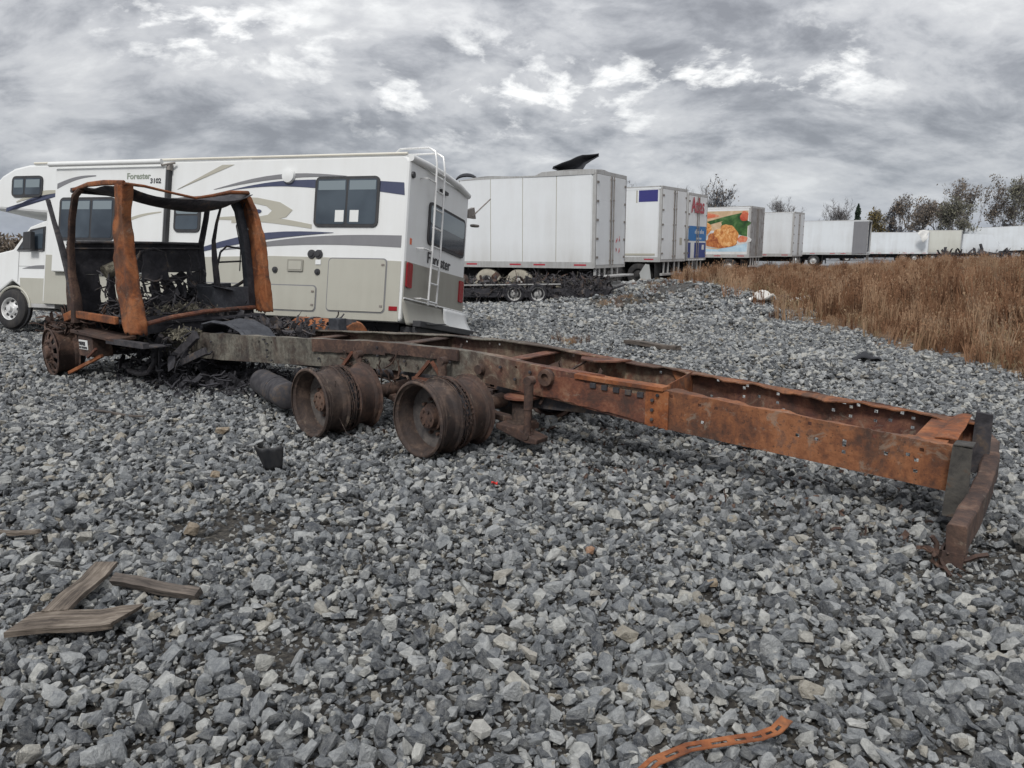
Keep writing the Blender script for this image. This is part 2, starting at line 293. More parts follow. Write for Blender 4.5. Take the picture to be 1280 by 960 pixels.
# ------------------------------------------------------------------ mesh helpers
class MB:
    def __init__(s): s.v = []; s.f = []
    def add(s, vs, fs):
        o = len(s.v); s.v += [tuple(x) for x in vs]; s.f += [tuple(i+o for i in f) for f in fs]; return s
    def box(s, x0, y0, z0, x1, y1, z1, M=None):
        vs = [Vector((x, y, z)) for z in (z0, z1) for y in (y0, y1) for x in (x0, x1)]
        if M is not None: vs = [M @ p for p in vs]
        return s.add(vs, [(0, 2, 3, 1), (4, 5, 7, 6), (0, 1, 5, 4), (2, 6, 7, 3), (0, 4, 6, 2), (1, 3, 7, 5)])
    def obox(s, a, b, wd, th, up=(0, 0, 1), j=0):
        """bar from a to b, width wd (sideways), thickness th (towards up)"""
        a = Vector(a); b = Vector(b); d = (b-a).normalized(); u = Vector(up)
        sd = d.cross(u)
        if sd.length < 1e-4: sd = d.cross(Vector((1, 0, 0)))
        sd.normalize(); u = sd.cross(d).normalized()
        vs = []
        for q in (a, b):
            for i, k in ((-1, -1), (1, -1), (1, 1), (-1, 1)): vs.append(q+sd*i*wd/2+u*k*th/2)
        return s.add(vs, [(0, 1, 2, 3), (4, 7, 6, 5), (0, 4, 5, 1), (1, 5, 6, 2), (2, 6, 7, 3), (3, 7, 4, 0)])
    def prism(s, poly, axis, c0, c1, jit=0):
        """poly: 2D points in the plane across the axis ('x': (y,z), 'y': (x,z), 'z': (x,y))"""
        n = len(poly)
        def P(p, c):
            return {'x': (c, p[0], p[1]), 'y': (p[0], c, p[1]), 'z': (p[0], p[1], c)}[axis]
        vs = [P(p, c0) for p in poly]+[P(p, c1) for p in poly]
        fs = [tuple(range(n)), tuple(range(2*n-1, n-1, -1))]+[(i, i+n, (i+1) % n+n, (i+1) % n) for i in range(n)]
        return s.add(vs, fs)
    def tube(s, path, r, n=8, caps=True, ry=None):
        P = [Vector(p) for p in path]; rs = r if hasattr(r, '__len__') else [r]*len(P)
        o = []; prev = None
        for i, p in enumerate(P):
            d = (P[min(i+1, len(P)-1)]-P[max(i-1, 0)]).normalized()
            if prev is None:
                u = d.cross(Vector((0, 0, 1)))
                if u.length < .05: u = d.cross(Vector((1, 0, 0)))
            else: u = prev-d*prev.dot(d)
            u.normalize(); prev = u; w_ = d.cross(u)
            for k in range(n):
                a = 2*PI*k/n; o.append(p+(u*math.cos(a)*rs[i]+w_*math.sin(a)*(rs[i] if ry is None else rs[i]*ry)))
        fs = []
        for i in range(len(P)-1):
            for k in range(n): fs.append((i*n+k, i*n+(k+1) % n, (i+1)*n+(k+1) % n, (i+1)*n+k))
        if caps: fs += [tuple(range(n-1, -1, -1)), tuple((len(P)-1)*n+k for k in range(n))]
        return s.add(o, fs)
    def lathe(s, prof, n=32, M=None, closed=False):
        """prof: (along, radius) revolved about the local y axis"""
        o = []
        for (h, r) in prof:
            for k in range(n):
                a = 2*PI*k/n; q = Vector((r*math.cos(a), h, r*math.sin(a))); o.append(M @ q if M is not None else q)
        fs = []; L = len(prof)
        for i in range(L if closed else L-1):
            j = (i+1) % L
            for k in range(n): fs.append((i*n+k, j*n+k, j*n+(k+1) % n, i*n+(k+1) % n))
        return s.add(o, fs)
    def grid(s, fn, nu, nv):
        vs = [fn(i/nu, j/nv) for j in range(nv+1) for i in range(nu+1)]
        fs = [(j*(nu+1)+i, j*(nu+1)+i+1, (j+1)*(nu+1)+i+1, (j+1)*(nu+1)+i) for j in range(nv) for i in range(nu)]
        return s.add(vs, fs)
    def build(s, name, mat, parent=None, smooth=False, bevel=0, solid=0):
        me = bpy.data.meshes.new(name); me.from_pydata(s.v, [], s.f); me.update()
        bm = bmesh.new(); bm.from_mesh(me); bmesh.ops.recalc_face_normals(bm, faces=bm.faces); bm.to_mesh(me); bm.free()
        me.materials.append(MATS[mat])
        if smooth:
            me.polygons.foreach_set('use_smooth', [True]*len(me.polygons))
            me.set_sharp_from_angle(angle=R(38))
        o = bpy.data.objects.new(name, me); COL.objects.link(o)
        if parent is not None: o.parent = parent
        if solid:
            md = o.modifiers.new('s', 'SOLIDIFY'); md.thickness = solid; md.offset = 0
        if bevel:
            md = o.modifiers.new('b', 'BEVEL'); md.width = bevel; md.segments = 2; md.limit_method = 'ANGLE'
        return o
def tag(o, label=None, cat=None, group=None, kind=None):
    if label: o['label'] = label
    if cat: o['category'] = cat
    if group: o['group'] = group
    if kind: o['kind'] = kind
    return o
def thing(name, loc, label, cat, rot=(0, 0, 0), group=None):
    o = bpy.data.objects.new(name, None); COL.objects.link(o); o.location = loc; o.rotation_euler = rot
    o.empty_display_size = .2
    return tag(o, label, cat, group)
def copy_tree(o, parent=None):
    c = o.copy(); COL.objects.link(c)
    if parent is not None: c.parent = parent
    for ch in list(o.children): copy_tree(ch, c)
    return c
def text_mesh(name, s, size, mat, parent, origin, xdir, zdir, extrude=.0015, sx=1.0, bold=0.0):
    """flat lettering; origin = lower left corner, xdir = reading direction, zdir = up"""
    cu = bpy.data.curves.new(name, 'FONT'); cu.body = s; cu.size = size; cu.extrude = extrude; cu.offset = bold; cu.resolution_u = 3
    to = bpy.data.objects.new('tmp', cu); COL.objects.link(to)
    dg = bpy.context.evaluated_depsgraph_get(); me = bpy.data.meshes.new_from_object(to.evaluated_get(dg))
    bpy.data.objects.remove(to); xd = Vector(xdir).normalized(); zd = Vector(zdir).normalized(); yd = xd.cross(zd)
    M = Matrix((( xd.x*sx, zd.x, -yd.x*-1), (xd.y*sx, zd.y, -yd.y*-1), (xd.z*sx, zd.z, -yd.z*-1)))
    for v_ in me.vertices: v_.co = M @ v_.co+Vector(origin)
    me.materials.clear(); me.materials.append(MATS[mat]); me.name = name
    o = bpy.data.objects.new(name, me); COL.objects.link(o); o.parent = parent
    return o
rnd = random.Random(7)
def jit(r, a=1.0): return (r.random()*2-1)*a

def debris(name, parent, boxr, n, mat, seed, size=.12, tubes=.35, stuff=True):
    """heap of torn strips, shards and wire inside a box region"""
    r = random.Random(seed); b = MB(); (x0, y0, z0), (x1, y1, z1) = boxr
    for i in range(n):
        c = Vector((r.uniform(x0, x1), r.uniform(y0, y1), z0+(z1-z0)*r.random()**1.4))
        if r.random() < tubes:
            pts = [c]; d = Vector((jit(r), jit(r), jit(r, .5))).normalized()
            for k in range(4):
                d = (d+Vector((jit(r, .5), jit(r, .5), jit(r, .4)))).normalized(); pts.append(pts[-1]+d*size*r.uniform(.4, 1.1))
            b.tube(pts, r.uniform(.004, .014), 4)
        else:
            M = Matrix.Translation(c) @ Euler((r.uniform(0, 6), r.uniform(0, 6), r.uniform(0, 6))).to_matrix().to_4x4()
            l = size*r.uniform(.4, 1.4); w_ = l*r.uniform(.2, .7); k = r.uniform(-.4, .4)*l
            pts = [M @ Vector(p) for p in ((-l, -w_, 0), (0, -w_*.8, k), (l, -w_*r.uniform(.2, 1), 0), (l*r.uniform(.6, 1), w_, .1*l), (0, w_, k), (-l*.8, w_*r.uniform(.3, 1), 0))]
            nn = (M.to_3x3() @ Vector((0, 0, 1)))*.006
            b.add(pts+[q_+nn for q_ in pts], [(0, 1, 4, 5), (1, 2, 3, 4), (11, 10, 7, 6), (10, 9, 8, 7)]+[(a, a+6, (a+1) % 6+6, (a+1) % 6) for a in range(6)])
    o = b.build(name, mat, parent)
    if stuff: o['kind'] = 'stuff'
    return o

# ------------------------------------------------------------------ terrain
def smooth(a): a = np.clip(a, 0, 1); return a*a*(3-2*a)
BX = [(0, 4.6), (6, 5.6), (9.85, 6.6), (12, 6.5), (15.7, 6.9), (20.2, 7.6), (28.9, 7.9), (34.7, 7.4), (40, 7.6), (60, 11)]
def bound(y): return np.interp(y, [a for a, b in BX], [b for a, b in BX])
def vnoise(x, y, s, seed=0):
    """cheap smooth value noise on arrays"""
    x = np.asarray(x, float)/s+seed*13.7; y = np.asarray(y, float)/s-seed*7.1
    xi = np.floor(x); yi = np.floor(y); fx = smooth(x-xi); fy = smooth(y-yi)
    h = lambda a, b: np.modf(np.sin(a*127.1+b*311.7+seed)*43758.5453)[0] % 1.0
    return (h(xi, yi)*(1-fx)+h(xi+1, yi)*fx)*(1-fy)+(h(xi, yi+1)*(1-fx)+h(xi+1, yi+1)*fx)*fy
def gh(x, y):
    """height of the gravel yard"""
    x = np.asarray(x, float); y = np.asarray(y, float)
    h = (vnoise(x, y, 1.4, 1)-.5)*.055+(vnoise(x, y, .55, 2)-.5)*.03
    g = lambda cx, cy, rx, ry, a: a*np.exp(-(((x-cx)/rx)**2+((y-cy)/ry)**2))
    h = h+g(5.3, 24, 3.0, 3.6, .42)+g(3.7, 20.5, 1.3, 1.5, .16)+g(3.6, 10.4, 1.0, 1.0, .14)+g(-1.7, 4.45, .5, .45, -.05)+g(6.2, 30, 3, 4, .3)
    m_ = g(5.0, 24, 4.5, 5.5, 1.0)+g(4.4, 16, 2.6, 2.6, .25)
    h = h+m_*((vnoise(x, y, 1.1, 31)-.5)*.42+(vnoise(x, y, .5, 32)-.5)*.16)-g(2.7, 3.3, .9, .9, -.02)
    return h*np.clip((60-y)/20, 0.15, 1)
def mh(x, y):
    """height of the grassy mound"""
    x = np.asarray(x, float); y = np.asarray(y, float)
    d = x-bound(y)
    a = smooth(d/5.5)*(1.08-.42*smooth((y-16)/16))*smooth((58-y)/14)*(.16+.84*smooth((x/(y+.1)-.37)/.20))
    a = np.where(y < 6, a*smooth(y/6+.2), a)
    return a*(1+.25*(vnoise(x, y, 2.4, 5)-.5))+np.where(d > 0, .03, -.12*np.clip(-d, 0, 3))+(vnoise(x, y, .8, 6)-.5)*.08
def surf(x, y): return float(max(gh(x, y), mh(x, y)))

def sheet(name, xs, ys, fn, mat):
    X, Y = np.meshgrid(xs, ys); Z = fn(X, Y); nx, ny = len(xs), len(ys)
    me = bpy.data.meshes.new(name)
    vs = np.stack([X.ravel(), Y.ravel(), Z.ravel()], 1)
    fs = [(j*nx+i, j*nx+i+1, (j+1)*nx+i+1, (j+1)*nx+i) for j in range(ny-1) for i in range(nx-1)]
    me.from_pydata(vs.tolist(), [], fs); me.materials.append(MATS[mat]); me.polygons.foreach_set('use_smooth', [True]*len(me.polygons))
    o = bpy.data.objects.new(name, me); COL.objects.link(o); return o
def spaced(vals): return np.unique(np.round(np.concatenate(vals), 4))
xs = spaced([np.arange(-14, 14.01, .16), np.arange(-40, 40.1, .8), np.array([-2000, -900, -400, -200, -100, -60, 60, 100, 200, 400, 900, 2000])])
ys = spaced([np.arange(-1, 14.01, .16), np.arange(14, 40, .4), np.arange(40, 80, 2), np.array([-600, -100, -20, -6, -3, 100, 140, 200, 300, 500, 900, 1500, 2500])])
ground = sheet('gravel_ground', xs, ys, lambda x, y: gh(x, y)-.035, 'gravel_base')
tag(ground, kind='structure')
xm = spaced([np.arange(4, 26, .25), np.arange(26, 70, 1.5)]); ym = spaced([np.arange(-2, 36, .25), np.arange(36, 62, 1)])
mound = sheet('grass_mound', xm, ym, mh, 'mound_soil'); tag(mound, kind='structure')

# ------------------------------------------------------------------ stones
def rock_mesh(seed, npts=15):
    r = random.Random(seed); bm = bmesh.new()
    ex = r.uniform(.75, 1.0); ey = r.uniform(.55, .85); ez = r.uniform(.36, .70)
    cut = []
    for k in range(npts):
        d = Vector((r.gauss(0, 1), r.gauss(0, 1), r.gauss(0, 1))).normalized(); q = r.uniform(.82, 1.05)
        d = Vector((math.copysign(abs(d.x)**.7, d.x), math.copysign(abs(d.y)**.7, d.y), math.copysign(abs(d.z)**.6, d.z)))
        bm.verts.new((d.x*ex*q, d.y*ey*q, d.z*ez*q))
    res = bmesh.ops.convex_hull(bm, input=bm.verts)
    bmesh.ops.delete(bm, geom=[g for g in res['geom_interior'] if isinstance(g, bmesh.types.BMVert)], context='VERTS')
    bmesh.ops.dissolve_limit(bm, angle_limit=R(14), verts=bm.verts, edges=bm.edges)
    bmesh.ops.recalc_face_normals(bm, faces=bm.faces)
    me = bpy.data.meshes.new('stone'); bm.to_mesh(me); bm.free(); me.materials.append(MATS['stone_grey'])
    return me
NV = 36
rocks = [rock_mesh(100+i, rnd.choice((12, 14, 16, 19))) for i in range(NV)]
rs = np.random.RandomState(11)
PATCH = [(-1.65, 4.35, .42, .38), (-.95, 2.85, .17, .2), (-.15, 3.5, .16, .12), (2.5, 3.75, .55, .5), (.9, 5.95, .35, .12), (-.6, 3.2, .12, .1), (1.7, 4.6, .2, .12), (3.2, 21.5, 1.3, 1.6), (5.5, 25, 1.6, 2)]
def scatter(y0, y1, dens, r0, sg, zlo, zhi, margin=1.1, keep=None):
    A = (y1-y0)*2*(.70*y1+margin); n = int(A*dens)
    y = rs.uniform(y0, y1, n); x = rs.uniform(-1, 1, n)*(.70*y1+margin)
    k = np.abs(x) < .70*y+margin; k &= (x < bound(y)+.35)
    x, y = x[k], y[k]; pm = np.ones(len(x))
    for cx, cy, rx, ry in PATCH:
        pm = np.minimum(pm, 1-.93*np.exp(-(((x-cx)/rx)**2+((y-cy)/ry)**2)**2))
    if keep: pm = pm**keep
    k = rs.uniform(0, 1, len(x)) < pm; x, y = x[k], y[k]; n = len(x)
    s = r0*np.exp(rs.normal(0, sg, n)); s = np.clip(s, r0*.45, r0*2.1)
    z = gh(x, y)+rs.uniform(zlo, zhi, n)-.006
    rot = np.stack([rs.normal(0, .5, n), rs.normal(0, .5, n), rs.uniform(0, 6.283, n)], 1)
    scl = np.stack([s*rs.uniform(.85, 1.2, n), s*rs.uniform(.8, 1.1, n), s*rs.uniform(.65, 1.15, n)], 1)
    return np.stack([x, y, z], 1), rot, scl
sets = [scatter(1.2, 4.2, 680, .028, .36, -.036, .018), scatter(1.2, 4.2, 75, .046, .22, -.022, .020), scatter(1.2, 4.2, 1700, .012, .35, -.034, .0, keep=.25),
        scatter(4.2, 9, 600, .030, .36, -.036, .020), scatter(4.2, 9, 55, .050, .2, -.02, .018), scatter(4.2, 9, 500, .016, .3, -.032, .0, keep=.3),
        scatter(9, 16, 400, .039, .30, -.030, .018, 1.5), scatter(16, 28, 190, .055, .30, -.03, .03, 1.5), scatter(28, 48, 50, .10, .25, -.04, .02, 1.5)]
pos = np.concatenate([s[0] for s in sets]); rot = np.concatenate([s[1] for s in sets]); scl = np.concatenate([s[2] for s in sets])
idx = rs.randint(0, NV, len(pos))
# the 300 stones that show largest are objects of their own, children of the ground
D = pos[:, 1]*math.cos(R(10))-(pos[:, 2]-1.6)*math.sin(R(10)); U = pos[:, 1]*math.sin(R(10))+(pos[:, 2]-1.6)*math.cos(R(10))
vis = (np.abs(pos[:, 0]/D) < .665) & (np.abs(U/D) < .5) & (pos[:, 2] > gh(pos[:, 0], pos[:, 1])-.022)
show = np.where(vis, scl.max(1)/D, 0); top = np.argsort(-show)[:292]
tint = {}
for j, i in enumerate(top):
    o = bpy.data.objects.new('stone', rocks[idx[i]]); COL.objects.link(o); o.parent = ground
    o.location = pos[i]+np.array([0, 0, .004]); o.rotation_euler = rot[i]; o.scale = scl[i]
    tint[j] = o
def single_stone(x, y, s, matn, k=0, dz=.0, rz=0.3):
    me = rocks[k].copy(); me.materials.clear(); me.materials.append(MATS[matn])
    o = bpy.data.objects.new('stone', me); COL.objects.link(o); o.parent = ground
    o.location = (x, y, surf(x, y)+s*.35+dz); o.scale = (s, s, s); o.rotation_euler = (.15, .1, rz)
    return o
rest = np.setdiff1d(np.arange(len(pos)), top)

def instancer(name, P, ROT, SCL, IDX, objs, mat, parent=None):
    me = bpy.data.meshes.new(name); me.vertices.add(len(P)); me.vertices.foreach_set('co', P.astype(np.float32).ravel())
    a = me.attributes.new('rot', 'FLOAT_VECTOR', 'POINT'); a.data.foreach_set('vector', ROT.astype(np.float32).ravel())
    a = me.attributes.new('scl', 'FLOAT_VECTOR', 'POINT'); a.data.foreach_set('vector', SCL.astype(np.float32).ravel())
    a = me.attributes.new('pick', 'INT', 'POINT'); a.data.foreach_set('value', IDX.astype(np.int32).ravel())
    me.materials.append(MATS[mat])
    o = bpy.data.objects.new(name, me); COL.objects.link(o); o['kind'] = 'stuff'
    if parent is not None: o.parent = parent
    g = bpy.data.node_groups.new(name, 'GeometryNodeTree')
    g.interface.new_socket('Geometry', in_out='INPUT', socket_type='NodeSocketGeometry'); g.interface.new_socket('Geometry', in_out='OUTPUT', socket_type='NodeSocketGeometry')
    N, L = g.nodes, g.links
    gi = N.new('NodeGroupInput'); go = N.new('NodeGroupOutput'); jn = N.new('GeometryNodeJoinGeometry')
    for ob in objs:
        oi = N.new('GeometryNodeObjectInfo'); oi.transform_space = 'ORIGINAL'; oi.inputs['Object'].default_value = ob; oi.inputs['As Instance'].default_value = True
        L.new(oi.outputs['Geometry'], jn.inputs[0])
    ip = N.new('GeometryNodeInstanceOnPoints'); ip.inputs['Pick Instance'].default_value = True
    def attr(nm, dt):
        na = N.new('GeometryNodeInputNamedAttribute'); na.data_type = dt; na.inputs['Name'].default_value = nm
        return [q_ for q_ in na.outputs if q_.enabled and q_.name == 'Attribute'][0]
    e2r = N.new('FunctionNodeEulerToRotation'); L.new(attr('rot', 'FLOAT_VECTOR'), e2r.inputs[0])
    L.new(gi.outputs[0], ip.inputs['Points']); L.new(jn.outputs[0], ip.inputs['Instance'])
    L.new(attr('pick', 'INT'), ip.inputs['Instance Index']); L.new(e2r.outputs[0], ip.inputs['Rotation']); L.new(attr('scl', 'FLOAT_VECTOR'), ip.inputs['Scale'])
    L.new(ip.outputs[0], go.inputs[0])
    md = o.modifiers.new('scatter', 'NODES'); md.node_group = g
    return o
# one linked stone per mesh variant feeds the scatter of the rest
protos = []
for k in range(NV):
    c_ = [i for i in range(len(top)) if idx[top[i]] == k]
    if c_: protos.append(tint[c_[0]])
idx = idx % len(protos)
instancer('loose_gravel', pos[rest], rot[rest], scl[rest], idx[rest], protos, 'stone_grey', ground)
r = random.Random(77)
for k in range(22): x_, y_ = r.gauss(5.0, 1.5), r.gauss(23, 2.4); single_stone(x_, y_, r.uniform(.06, .15), r.choice(('stone_tan', 'stone_brown', 'stone_brown', 'stone_pale')), k % NV, .0, r.uniform(0, 6))
for a in ((-1.87, 4.25, .062, 'stone_tan', 3, .01), (-2.55, 6.6, .07, 'stone_tan', 5, .01), (.42, 3.92, .034, 'stone_orange', 7, .01), (.97, 3.48, .038, 'stone_tan', 9, .01),
          (-2.12, 5.3, .05, 'stone_tan', 2, .01), (2.80, 3.86, .13, 'stone_pale', 4, .01), (2.52, 3.42, .075, 'stone_tan', 8, .01), (-.95, 2.72, .045, 'stone_pale', 11, .01)):
    single_stone(*a[:5], dz=a[5])

# ------------------------------------------------------------------ burnt truck: local x runs back along the frame, y away from the camera
TR = thing('burnt_truck', (-.658, 5.826, 0), 'burnt rusty truck with a hollow cab shell, bare rims and a long bowed frame', 'truck', (0, 0, R(-36.9)))
def S(s, l, z): return Vector((-s, l, z))
PROF = [(-3.50, .475, .205), (-3.1, .505, .232), (-2.6, .54, .265), (-2.0, .580, .302), (-1.5, .618, .335), (-.77, .665, .42), (.13, .74, .50), (1.19, .745, .49), (2.17, .705, .43), (3.86, .64, .345), (5.2, .60, .31), (6.9, .57, .29)]
PS = [a[0] for a in PROF]; PT = [a[1] for a in PROF]; PB = [a[2] for a in PROF]
def rtop(s): return float(np.interp(s, PS, PT))
def rbot(s): return float(np.interp(s, PS, PB))
def holes(r, lst):
    hs = set()
    return hs
def rail(lat, flange_dir, mats, seed, name, s0=-3.5, s1=6.8):
    r = random.Random(seed); ds = .024; n = int((s1-s0)/ds); nz = 12
    hl = {}
    # clusters of bolt holes: (s, fraction of height)
    spots = []
    for s in (-3.33, -3.24, -3.12, -2.98, -2.9, -2.72, -2.6, -2.2, -2.05, -1.92): spots += [(s, .78), (s, .5)] if r.random() < .5 else [(s, .62)]
    for s in (-3.05, -2.78, -2.66, -2.25, -1.95, -1.85, -1.72, -1.66): spots += [(s, r.choice((.25, .4, .7, .85)))]
    for s in (-1.2, -.6, -.35, .5, .62, .9, 1.5, 2.0, 2.9, 3.1): spots += [(s, .8), (s, .3)]
    dead = set()
    if flange_dir > 0: spots = spots[::2]+[(-3.3, .5), (-3.3, .3), (-2.9, .62), (-2.9, .5), (-2.9, .36)]
    for (s, f) in spots: dead.add((int((s-s0)/ds), int(f*nz)))
    b = MB(); wob = lambda s, k: .008*math.sin(s*1.9+k)+.003*math.sin(s*9.7+2*k)
    vs = []
    for i in range(n+1):
        s = s0+i*ds; t_, bo = rtop(s), rbot(s)
        tear = (.004*math.sin(s*13+seed)+.005*r.uniform(-1, 1)*(1 if math.sin(s*2.3+seed) > .1 else .2)) if s < -1.2 else .002*r.uniform(-1, 1)
        for j in range(nz+1):
            z = bo+(t_-bo)*j/nz+(tear if j == nz else 0); vs.append(S(s, lat+wob(s, 0)*(j/nz)*flange_dir, z))
    fs = [(i*(nz+1)+j, (i+1)*(nz+1)+j, (i+1)*(nz+1)+j+1, i*(nz+1)+j+1) for i in range(n) for j in range(nz) if (i, j) not in dead]
    b.add(vs, fs)
    web = b.build(name, mats[0], TR, solid=.010)
    fb = MB(); fw = .085
    def fl(u, v_):
        s = s0+u*(s1-s0); drop = (.018*max(0, math.sin(s*2.7+seed))**3+.007*math.sin(s*17+seed)+.004*math.sin(s*41)) if s < -1.0 else .004*math.sin(s*11)
        ww = fw*(1+.25*math.sin(s*7.3+seed)*(1 if s < -1 else .2))
        return S(s, lat+.004*flange_dir+flange_dir*v_*ww+wob(s, 0)*flange_dir, rtop(s)-.006-v_*v_*drop*1.2)
    fb.grid(fl, 230, 3)
    fb.build('top_flange', mats[1], web, solid=.009)
    fb = MB(); fb.grid(lambda u, v_: S(s0+u*(s1-s0), lat+.004*flange_dir+flange_dir*v_*fw, rbot(s0+u*(s1-s0))+.006), 100, 1)
    fb.build('bottom_flange', mats[1], web, solid=.009)
    return web
rn = rail(.70, 1, ('rail_outer', 'rail_outer'), 3, 'frame_rail')
rf = rail(1.56, -1, ('rail_inner', 'rail_outer'), 8, 'frame_rail')
rn['label'] = 'near frame rail with orange rusted tail and faded grey front'; rf['label'] = 'far frame rail, dark brown on its inner face'
# doubler plates and splice on the near rail
def plate(name, s0, s1, f0, f1, lat, th, mat, parent=TR, seg=14, rag=.006, seed=1):
    r = random.Random(seed); top = []; bot = []
    for i in range(seg+1):
        s = s0+(s1-s0)*i/seg; h = rtop(s)-rbot(s)
        top.append((-s, rbot(s)+h*f1+jit(r, rag))); bot.append((-s, rbot(s)+h*f0+jit(r, rag)))
    b = MB(); b.prism(top+bot[::-1], 'y', lat, lat+th); return b.build(name, mat, parent)
plate('doubler_plate', 1.15, 2.2, .55, 1.01, .668, .020, 'rust_brown', seed=4, rag=.004)
plate('doubler_plate', .26, 1.15, .62, 1.015, .664, .022, 'rust_brown', seed=5, rag=.004)
plate('doubler_plate', -1.55, -.62, .06, .80, .682, .010, 'rust_red', seed=6, rag=.012)
plate('splice_plate', -1.70, -1.52, .02, .97, .680, .012, 'rust_orange', seed=7, rag=.008)
# bolts on the rails
for (s, fz) in [(2.95, .25), (2.95, .5), (2.95, .75), (3.0, .9), (2.88, .12), (4.0, .3), (4.0, .7), (.35, .55), (.48, .35), (.62, .5), (.75, .3), (1.25, .5), (1.25, .8), (1.4, .3), (-.2, .7), (-.35, .4), (-.5, .75), (-1.58, .2), (-1.58, .45), (-1.58, .7), (-1.62, .85), (.9, .4), (1.7, .25), (2.1, .3)]:
    z = rbot(s)+(rtop(s)-rbot(s))*fz; M = Matrix.Translation(S(s, .672, z))
    b = MB(); b.lathe([(0.02, 0), (-.0, .013), (-.012, .013), (-.014, 0)], 6, M); b.build('bolt', 'charred', rn)
# ledge along the top of the near rail with a slot below it
b = MB(); pts = [(-s, .60+.11*(1 if .0 < k < 1 else .7)) for k, s in ((0, -.95), (.5, -1.2), (1, -1.62))]
b.prism([(.92, .655), (1.2, .64), (1.66, .625), (1.66, .60), (1.2, .61), (.92, .62)], 'y', .665, .79)
b.build('ledge', 'rust_orange', TR)
for k in range(5):
    b = MB(); s = -1.08-.1*k; b.box(-s-.025, .668, rtop(s)-.085, -s+.025, .692, rtop(s)-.045); b.build('lug', 'charred', TR, bevel=.004)

# crossmembers between the rails
def cross(s, z0, z1, th, mat, w=.07):
    b = MB(); b.box(-s-th, .72, z0, -s+th, 1.545, z1)
    b.box(-s-w, .72, z1-.012, -s+w, 1.545, z1-.001); b.box(-s-w, .72, z0+.001, -s+w, 1.545, z0+.012)
    return b.build('crossmember', mat, TR)
cross(-.15, .50, .68, .006, 'rust_red'); cross(1.15, .52, .72, .006, 'rust_brown'); cross(2.7, .42, .64, .006, 'rust_brown'); cross(4.2, .36, .60, .006, 'charred')
b = MB()   # slanting gusset crossmember in the tail bay
b.add([S(-1.33, .74, .60), S(-1.62, .74, .36), S(-1.62, .74, .61), S(-1.50, 1.54, .35), S(-1.50, 1.54, .62), S(-1.30, 1.54, .62)], [(0, 1, 2), (3, 4, 5), (1, 3, 4, 2)])
b.build('crossmember', 'rust_orange', TR, solid=.01)
b = MB(); b.prism([(.45, 1.54), (.95, 1.54), (.88, 1.36), (.72, 1.28), (.56, 1.34)], 'z', .655, .667); b.build('gusset_plate', 'rust_red', TR)
b = MB(); b.prism([(.60, .735), (1.15, .735), (.85, .82), (.68, .84)], 'z', .648, .660); b.build('gusset_plate', 'rust_red', TR)
# tail crossmember with a folded-over top sheet
b = MB(); b.box(3.42, .72, .25, 3.435, 1.545, .46); b.box(3.25, .72, .462, 3.435, 1.545, .474); b.build('tail_crossmember', 'rust_orange', TR)
b = MB(); b.grid(lambda u, v_: Vector((3.36+.12*u, .86+.64*v_, .480+.016*math.sin(u*3.0)*(.3+v_)+.035*v_*u+.006*math.sin(v_*9))), 8, 10); b.build('folded_sheet', 'rust_orange', TR, solid=.008)
# tail posts carrying the underride bumper
b = MB(); b.prism([(3.47, .10), (3.59, .10), (3.585, .505), (3.49, .515)], 'y', .56, .60); b.prism([(3.47, .10), (3.482, .10), (3.50, .515), (3.49, .515)], 'y', .60, .68); b.box(3.495, .555, .516, 3.59, .68, .523)
b.build('bumper_post', 'rail_post', TR)
b = MB(); b.prism([(3.49, .14), (3.60, .14), (3.595, .535), (3.50, .545)], 'y', 1.50, 1.54); b.prism([(3.49, .14), (3.50, .14), (3.51, .545), (3.50, .545)], 'y', 1.54, 1.62)
b.build('bumper_post', 'charred', TR)
# bent heavy bumper beam
bm_pts = [(3.61, -.02, .175), (3.62, .5, .18), (3.625, 1.0, .19), (3.61, 1.5, .21), (3.575, 1.9, .225), (3.50, 2.12, .235)]
b = MB(); secs = []
r = random.Random(2)
for (x, y, z) in [tuple(np.array(bm_pts[i])*(1-f)+np.array(bm_pts[i+1])*f) for i in range(5) for f in (0, .25, .5, .75)]+[bm_pts[-1]]:
    e = lambda: jit(r, .005)
    secs.append([(x-.045+e(), y, z-.085), (x+.045+e(), y, z-.085+e()), (x+.047+e(), y, z+.055+e()), (x+.036, y, z+.066+e()), (x-.038, y, z+.066+e()), (x-.047+e(), y, z+.055)])
n6 = 6; vs = [p for s_ in secs for p in s_]; fs = [tuple(range(6)), tuple((len(secs)-1)*6+k for k in range(6))]
for i in range(len(secs)-1): fs += [(i*6+k, i*6+(k+1) % 6, (i+1)*6+(k+1) % 6, (i+1)*6+k) for k in range(6)]
b.add(vs, fs); b.build('bumper_beam', 'rust_brown', TR, bevel=.004)
b = MB(); b.prism([(3.545, .10), (3.655, .10), (3.65, .02), (3.62, .035), (3.60, -.045), (3.575, -.02), (3.56, -.07), (3.545, -.07)], 'y', -.03, -.015)
b.prism([(-.03, .10), (.10, .10), (.08, .03), (.05, .05), (.03, -.03), (-.03, -.05)], 'x', 3.544, 3.556); b.build('torn_end', 'rust_brown', TR)
debris('wire_tangle', TR, ((3.5, .0, -.02), (3.64, .22, .07)), 26, 'rust_brown', 5, .05, .8)

debris('rust_scale', TR, ((-1.5, .2, -.015), (3.6, 1.9, .02)), 260, 'rust_brown', 51, .022, .12)
debris('rust_scale', TR, ((-6.2, .0, -.015), (-3.0, 1.7, .03)), 260, 'charred_dark', 52, .03, .3)
